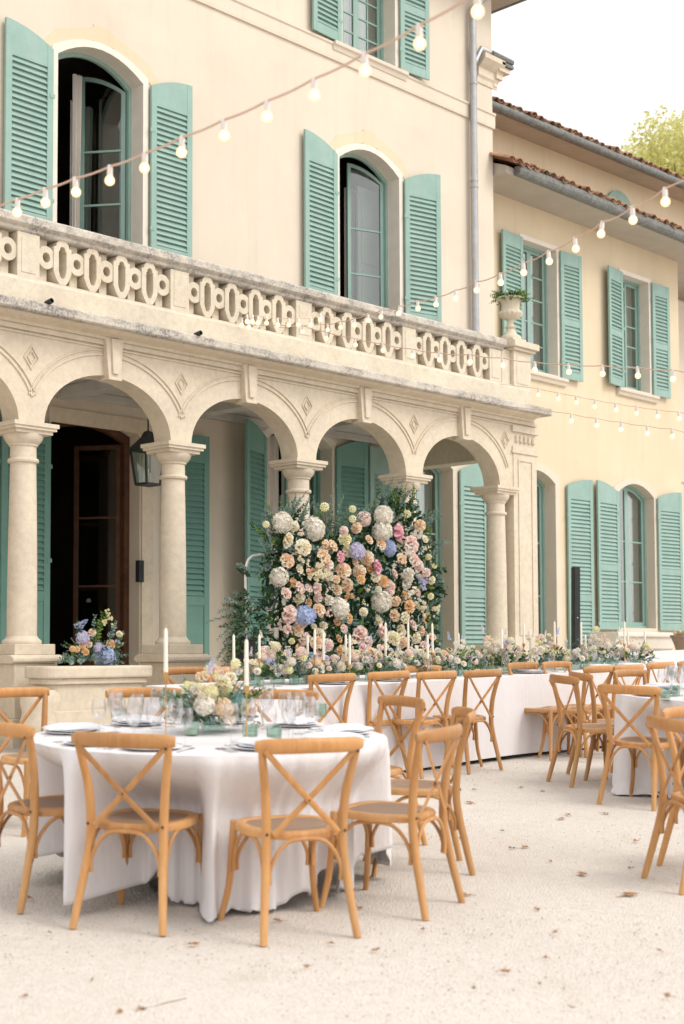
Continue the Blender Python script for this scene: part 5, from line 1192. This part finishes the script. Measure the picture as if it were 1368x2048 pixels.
# ------------------------------------------------------------------ strings of lights
def string(pts, label, group='strings of warm globe bulbs', ext=None, wire=.0045):
    """pts: px, py of bulb centre, distance in metres, bulb diameter"""
    r = empty('string_light', label, 'string of lights', group)
    W3 = []
    for px, py, D, bd in pts:
        d = ray(px, py).normalized(); p = EYE+d*D; W3.append((p, bd))
    tops = []
    for p, bd in W3:
        tops.append(p+Vector((0, 0, bd*1.45)))
    line = []
    for a_, b_ in zip(tops, tops[1:]):
        for k in range(4):
            t = k/4; q = a_.lerp(b_, t); q.z -= 4*t*(1-t)*(b_-a_).length*.025; line.append(q)
    line.append(tops[-1])
    if ext: line = [EYE+ray(*ext[0][:2]).normalized()*ext[0][2]]+line+[EYE+ray(*ext[1][:2]).normalized()*ext[1][2]]
    mb = MB(); mb.tube(line, wire, 6); ob('cable', mb, M['cable'], r, smooth=True)
    for i, ((p, bd), tp) in enumerate(zip(W3, tops)):
        R_ = bd/2; sw = Matrix.Translation(tp) @ Matrix.Rotation(random.uniform(-.09,.09), 4, 'X') @ Matrix.Rotation(random.uniform(-.09,.09), 4, 'Y')
        mb = MB(); h = bd*1.45; mb.lathe([(0,-h-R_),(R_*.5,-h-R_*.87),(R_*.87,-h-R_*.5),(R_,-h),(R_*.87,-h+R_*.5),(R_*.55,-h+R_*.87)], 16)
        b_ = ob('bulb', mb, M['bulb'], r, smooth=True, angle=0); b_.matrix_local = sw
        mb = MB(); mb.lathe([(R_*.55,-h+R_*.82),(R_*.58,-h+R_*.9),(R_*.56,-bd*.35),(R_*.48,-bd*.1),(R_*.40,bd*.08),(0,bd*.12)], 14); mb.box(-bd*.22, bd*.22, -bd*.10, bd*.10, -bd*.10, bd*.10)
        s_ = ob('socket', mb, M['socket'], b_, smooth=True, angle=40)
random.seed(12)
S1 = [(35,425),(90,405),(150,385),(220,362),(290,336),(364,305),(447,272),(534,235),(628,192),(729,143),(838,88),(955,22)]
string([(x, y, 7.4-i*.2, .047) for i, (x, y) in enumerate(S1)], 'nearest string of globe bulbs rising from the balcony at left to the roof corner', ext=[(-60,435,7.6),(1090,-80,4.6)], wire=.0055)
S2 = [(1330,405),(1265,440),(1205,468),(1150,498),(1097,523),(1047,545),(1001,565),(953,581),(911,597),(872,609),(835,617),(799,627),(763,634),(736,641),(709,650),(680,655),(655,660)]
string([(x, y, 7.2+i*.55, .047) for i, (x, y) in enumerate(S2)], 'string of globe bulbs sweeping down from the right roof past the urn to the balustrade', ext=[(1440,330,6.8),(560,655,16.0)])
S3 = [(1347,758),(1275,752),(1205,748),(1137,744),(1070,740),(1005,731),(940,724),(878,720),(825,712),(765,701),(710,690),(653,677),(606,664)]
string([(x, y, 11.5+i*.38, .050) for i, (x, y) in enumerate(S3)], 'nearly level string of globe bulbs crossing below the wing windows to the balustrade', ext=[(1440,760,11.2),(480,650,16.2)])
S4 = [(1358,838),(1315,833),(1274,827),(1231,820),(1190,813),(1152,805),(1116,798),(1078,790)]
string([(x, y, 15.5+i*.2, .052) for i, (x, y) in enumerate(S4)], 'upper of the two far short bulb strings on the wing wall', ext=[(1440,846,15.2),(1000,768,17.2)], wire=.003)
S5 = [(1344,873),(1295,867),(1243,859),(1193,851),(1143,842)]
string([(x, y, 14.2+i*.25, .052) for i, (x, y) in enumerate(S5)], 'lowest far bulb string on the wing wall', ext=[(1440,886,13.9),(1010,812,16.5)], wire=.003)
S6 = [(484,651),(494,643),(498,655),(505,644),(516,646),(533,646),(555,650),(578,650),(597,650),(621,650),(641,640)]
string([(x, y, 15.2+i*.05, .050) for i, (x, y) in enumerate(S6)], 'bunched end of the bulb strings tied to the balustrade', ext=[(486,640,15.1),(668,640,16.0)], wire=.003)

# ------------------------------------------------------------------ fallen leaves
LV = [(285,2022,26),(240,2030,14),(388,1893,22),(556,1846,18),(752,1905,16),(612,1938,14),(1010,1948,20),(1078,1973,12),(1110,1870,16),(1165,1752,28),(1256,1793,40),(1187,1789,0),(1075,1822,14),(932,1794,20),(1050,1697,22),(1024,1700,14),(1100,1726,12),(1122,1640,20),(1135,1632,14),(1212,1630,16),(940,1608,22),(920,1623,12),(924,1680,14),(1044,1577,12),(1086,1585,12),(948,1582,10),(1334,1998,16),(1318,1906,12),(1140,2020,12),(948,1983,10),(718,1820,12),(100,1870,12),(184,1966,8),(50,1998,12),(1272,1685,14),(1090,1920,10),(1262,1740,12),(1005,1665,10),(845,1864,12),(664,1892,12),(148,1784,20),(60,1800,18)]
rd = random.Random(21)
for i, (x, y, s) in enumerate(LV):
    if not s: continue
    p = G(x, y, 0); mb = MB(); L = s/(2844/((p-EYE).length))*1.15; n = 12; vs = [(0,0,.012)]
    for k in range(n): a_ = 2*pi*k/n; rr = L*.5*(1 if k % 3 == 0 else (.55 if k % 3 == 1 else .62))*rd.uniform(.8,1.2); vs.append((rr*cos(a_), rr*.75*sin(a_), .006+rd.uniform(0,.016)))
    mb.add(vs, [(0, 1+k, 1+(k+1)%n) for k in range(n)]); mb.tube([(0,0,.012),(L*.45,L*.2,.012),(L*.8,L*.3,.01)], .0012, 4)
    o = ob('fallen_leaf', mb, M['dryleaf']); place(o, p.x, p.y, rd.uniform(0,6.28))
    tag(o, 'small curled brown leaf lying on the pale gravel' if s < 24 else ('large brown leaf with a twig in the bottom left gravel' if x == 285 else 'large curled brown leaf on the open gravel by the right edge chair' if x == 1256 else 'dark twisted leaf on the open gravel right of the near table'), 'leaf', 'fallen leaves on the gravel')
p = G(285, 2022, 0); q = G(374, 1999, 0); mb = MB(); mb.tube([(p.x, p.y, p.z+.004), ((p.x+q.x)/2+.02, (p.y+q.y)/2, (p.z+q.z)/2+.008), (q.x, q.y, q.z+.004)], .0022, 5); o = ob('twig', mb, M['potclay']); tag(o, 'thin grey twig beside the leaf in the bottom left gravel', 'twig')
# loose stones on the ground sheet
mb = MB()
for k in range(6500):
    x = rd.uniform(-80, 1450); y = 2048-(rd.random()**.7)*560; p = G(x, y, 0)
    r_ = rd.uniform(.002, .0065); a_ = rd.uniform(0, 6.28)
    vs = [p+Vector((r_*cos(a_+i*2.094)*rd.uniform(.7,1.3), r_*sin(a_+i*2.094)*rd.uniform(.7,1.3), -.001)) for i in range(3)]+[p+Vector((0,0,r_*rd.uniform(.6,1)))]
    mb.add(vs, [(0,1,3),(1,2,3),(2,0,3)])
def peb():
    m, t, b = nm('loose_pebble'); g_ = t.nodes.new('ShaderNodeNewGeometry'); c = ramp(t, g_.outputs['Random Per Island'], [(0, (.30,.24,.18)), (.3, (.52,.46,.40)), (.8, (.66,.61,.56)), (1, (.42,.30,.2))]); t.links.new(c.outputs[0], b.inputs['Base Color']); b.inputs['Roughness'].default_value = .95; return m
tag(ob('loose_gravel', mb, peb()), 'loose pebbles scattered on the courtyard', None, None, 'stuff')

# ------------------------------------------------------------------ tree beyond the roof
def tree(px, py, Y, R, label, seed):
    c = P(px, py, Y); r = empty('broadleaf_tree', label, 'tree', loc=(c.x, Y, .5)); rd = random.Random(seed)
    H = c.z-.5; mb = MB(); mb.tube([(0,0,0),(.2,0,H*.4),(.1,.1,H*.8)], [.35,.28,.15], 10)
    for k in range(9): a_ = rd.uniform(0,6.28); mb.tube([(.1,0,H*.55+k*.2),(cos(a_)*R*.4, sin(a_)*R*.4, H*.75+k*.2),(cos(a_)*R*.8, sin(a_)*R*.8, H+rd.uniform(-1,1.5))], [.12,.07,.02], 6)
    ob('trunk', mb, M['brown'], r, smooth=True)
    mb = MB(); cl = [(Vector((rd.gauss(0,1), rd.gauss(0,1), rd.gauss(0,.8))).normalized()*R*rd.uniform(.3,.85), rd.uniform(.18,.34)*R) for _ in range(85)]
    for cc, cr in cl:
        for _ in range(300):
            d = Vector((rd.gauss(0,1), rd.gauss(0,1), rd.gauss(0,1))).normalized()*cr*rd.random()**.35
            leaf(mb, Vector((0,0,H))+cc+d, (rd.gauss(0,1), rd.gauss(0,1), rd.gauss(-.3,.8)), rd.uniform(.14,.26), rd.uniform(.09,.16), 0, rd=rd)
    ob('crown', mb, M['leaf_tree'], r)
tree(1392, 395, 34, 5.0, 'sunlit yellow green tree rising behind the wing roof', 5)
tree(1330, 420, 40, 4.0, 'smaller sunlit tree half hidden behind the wing roof', 8)
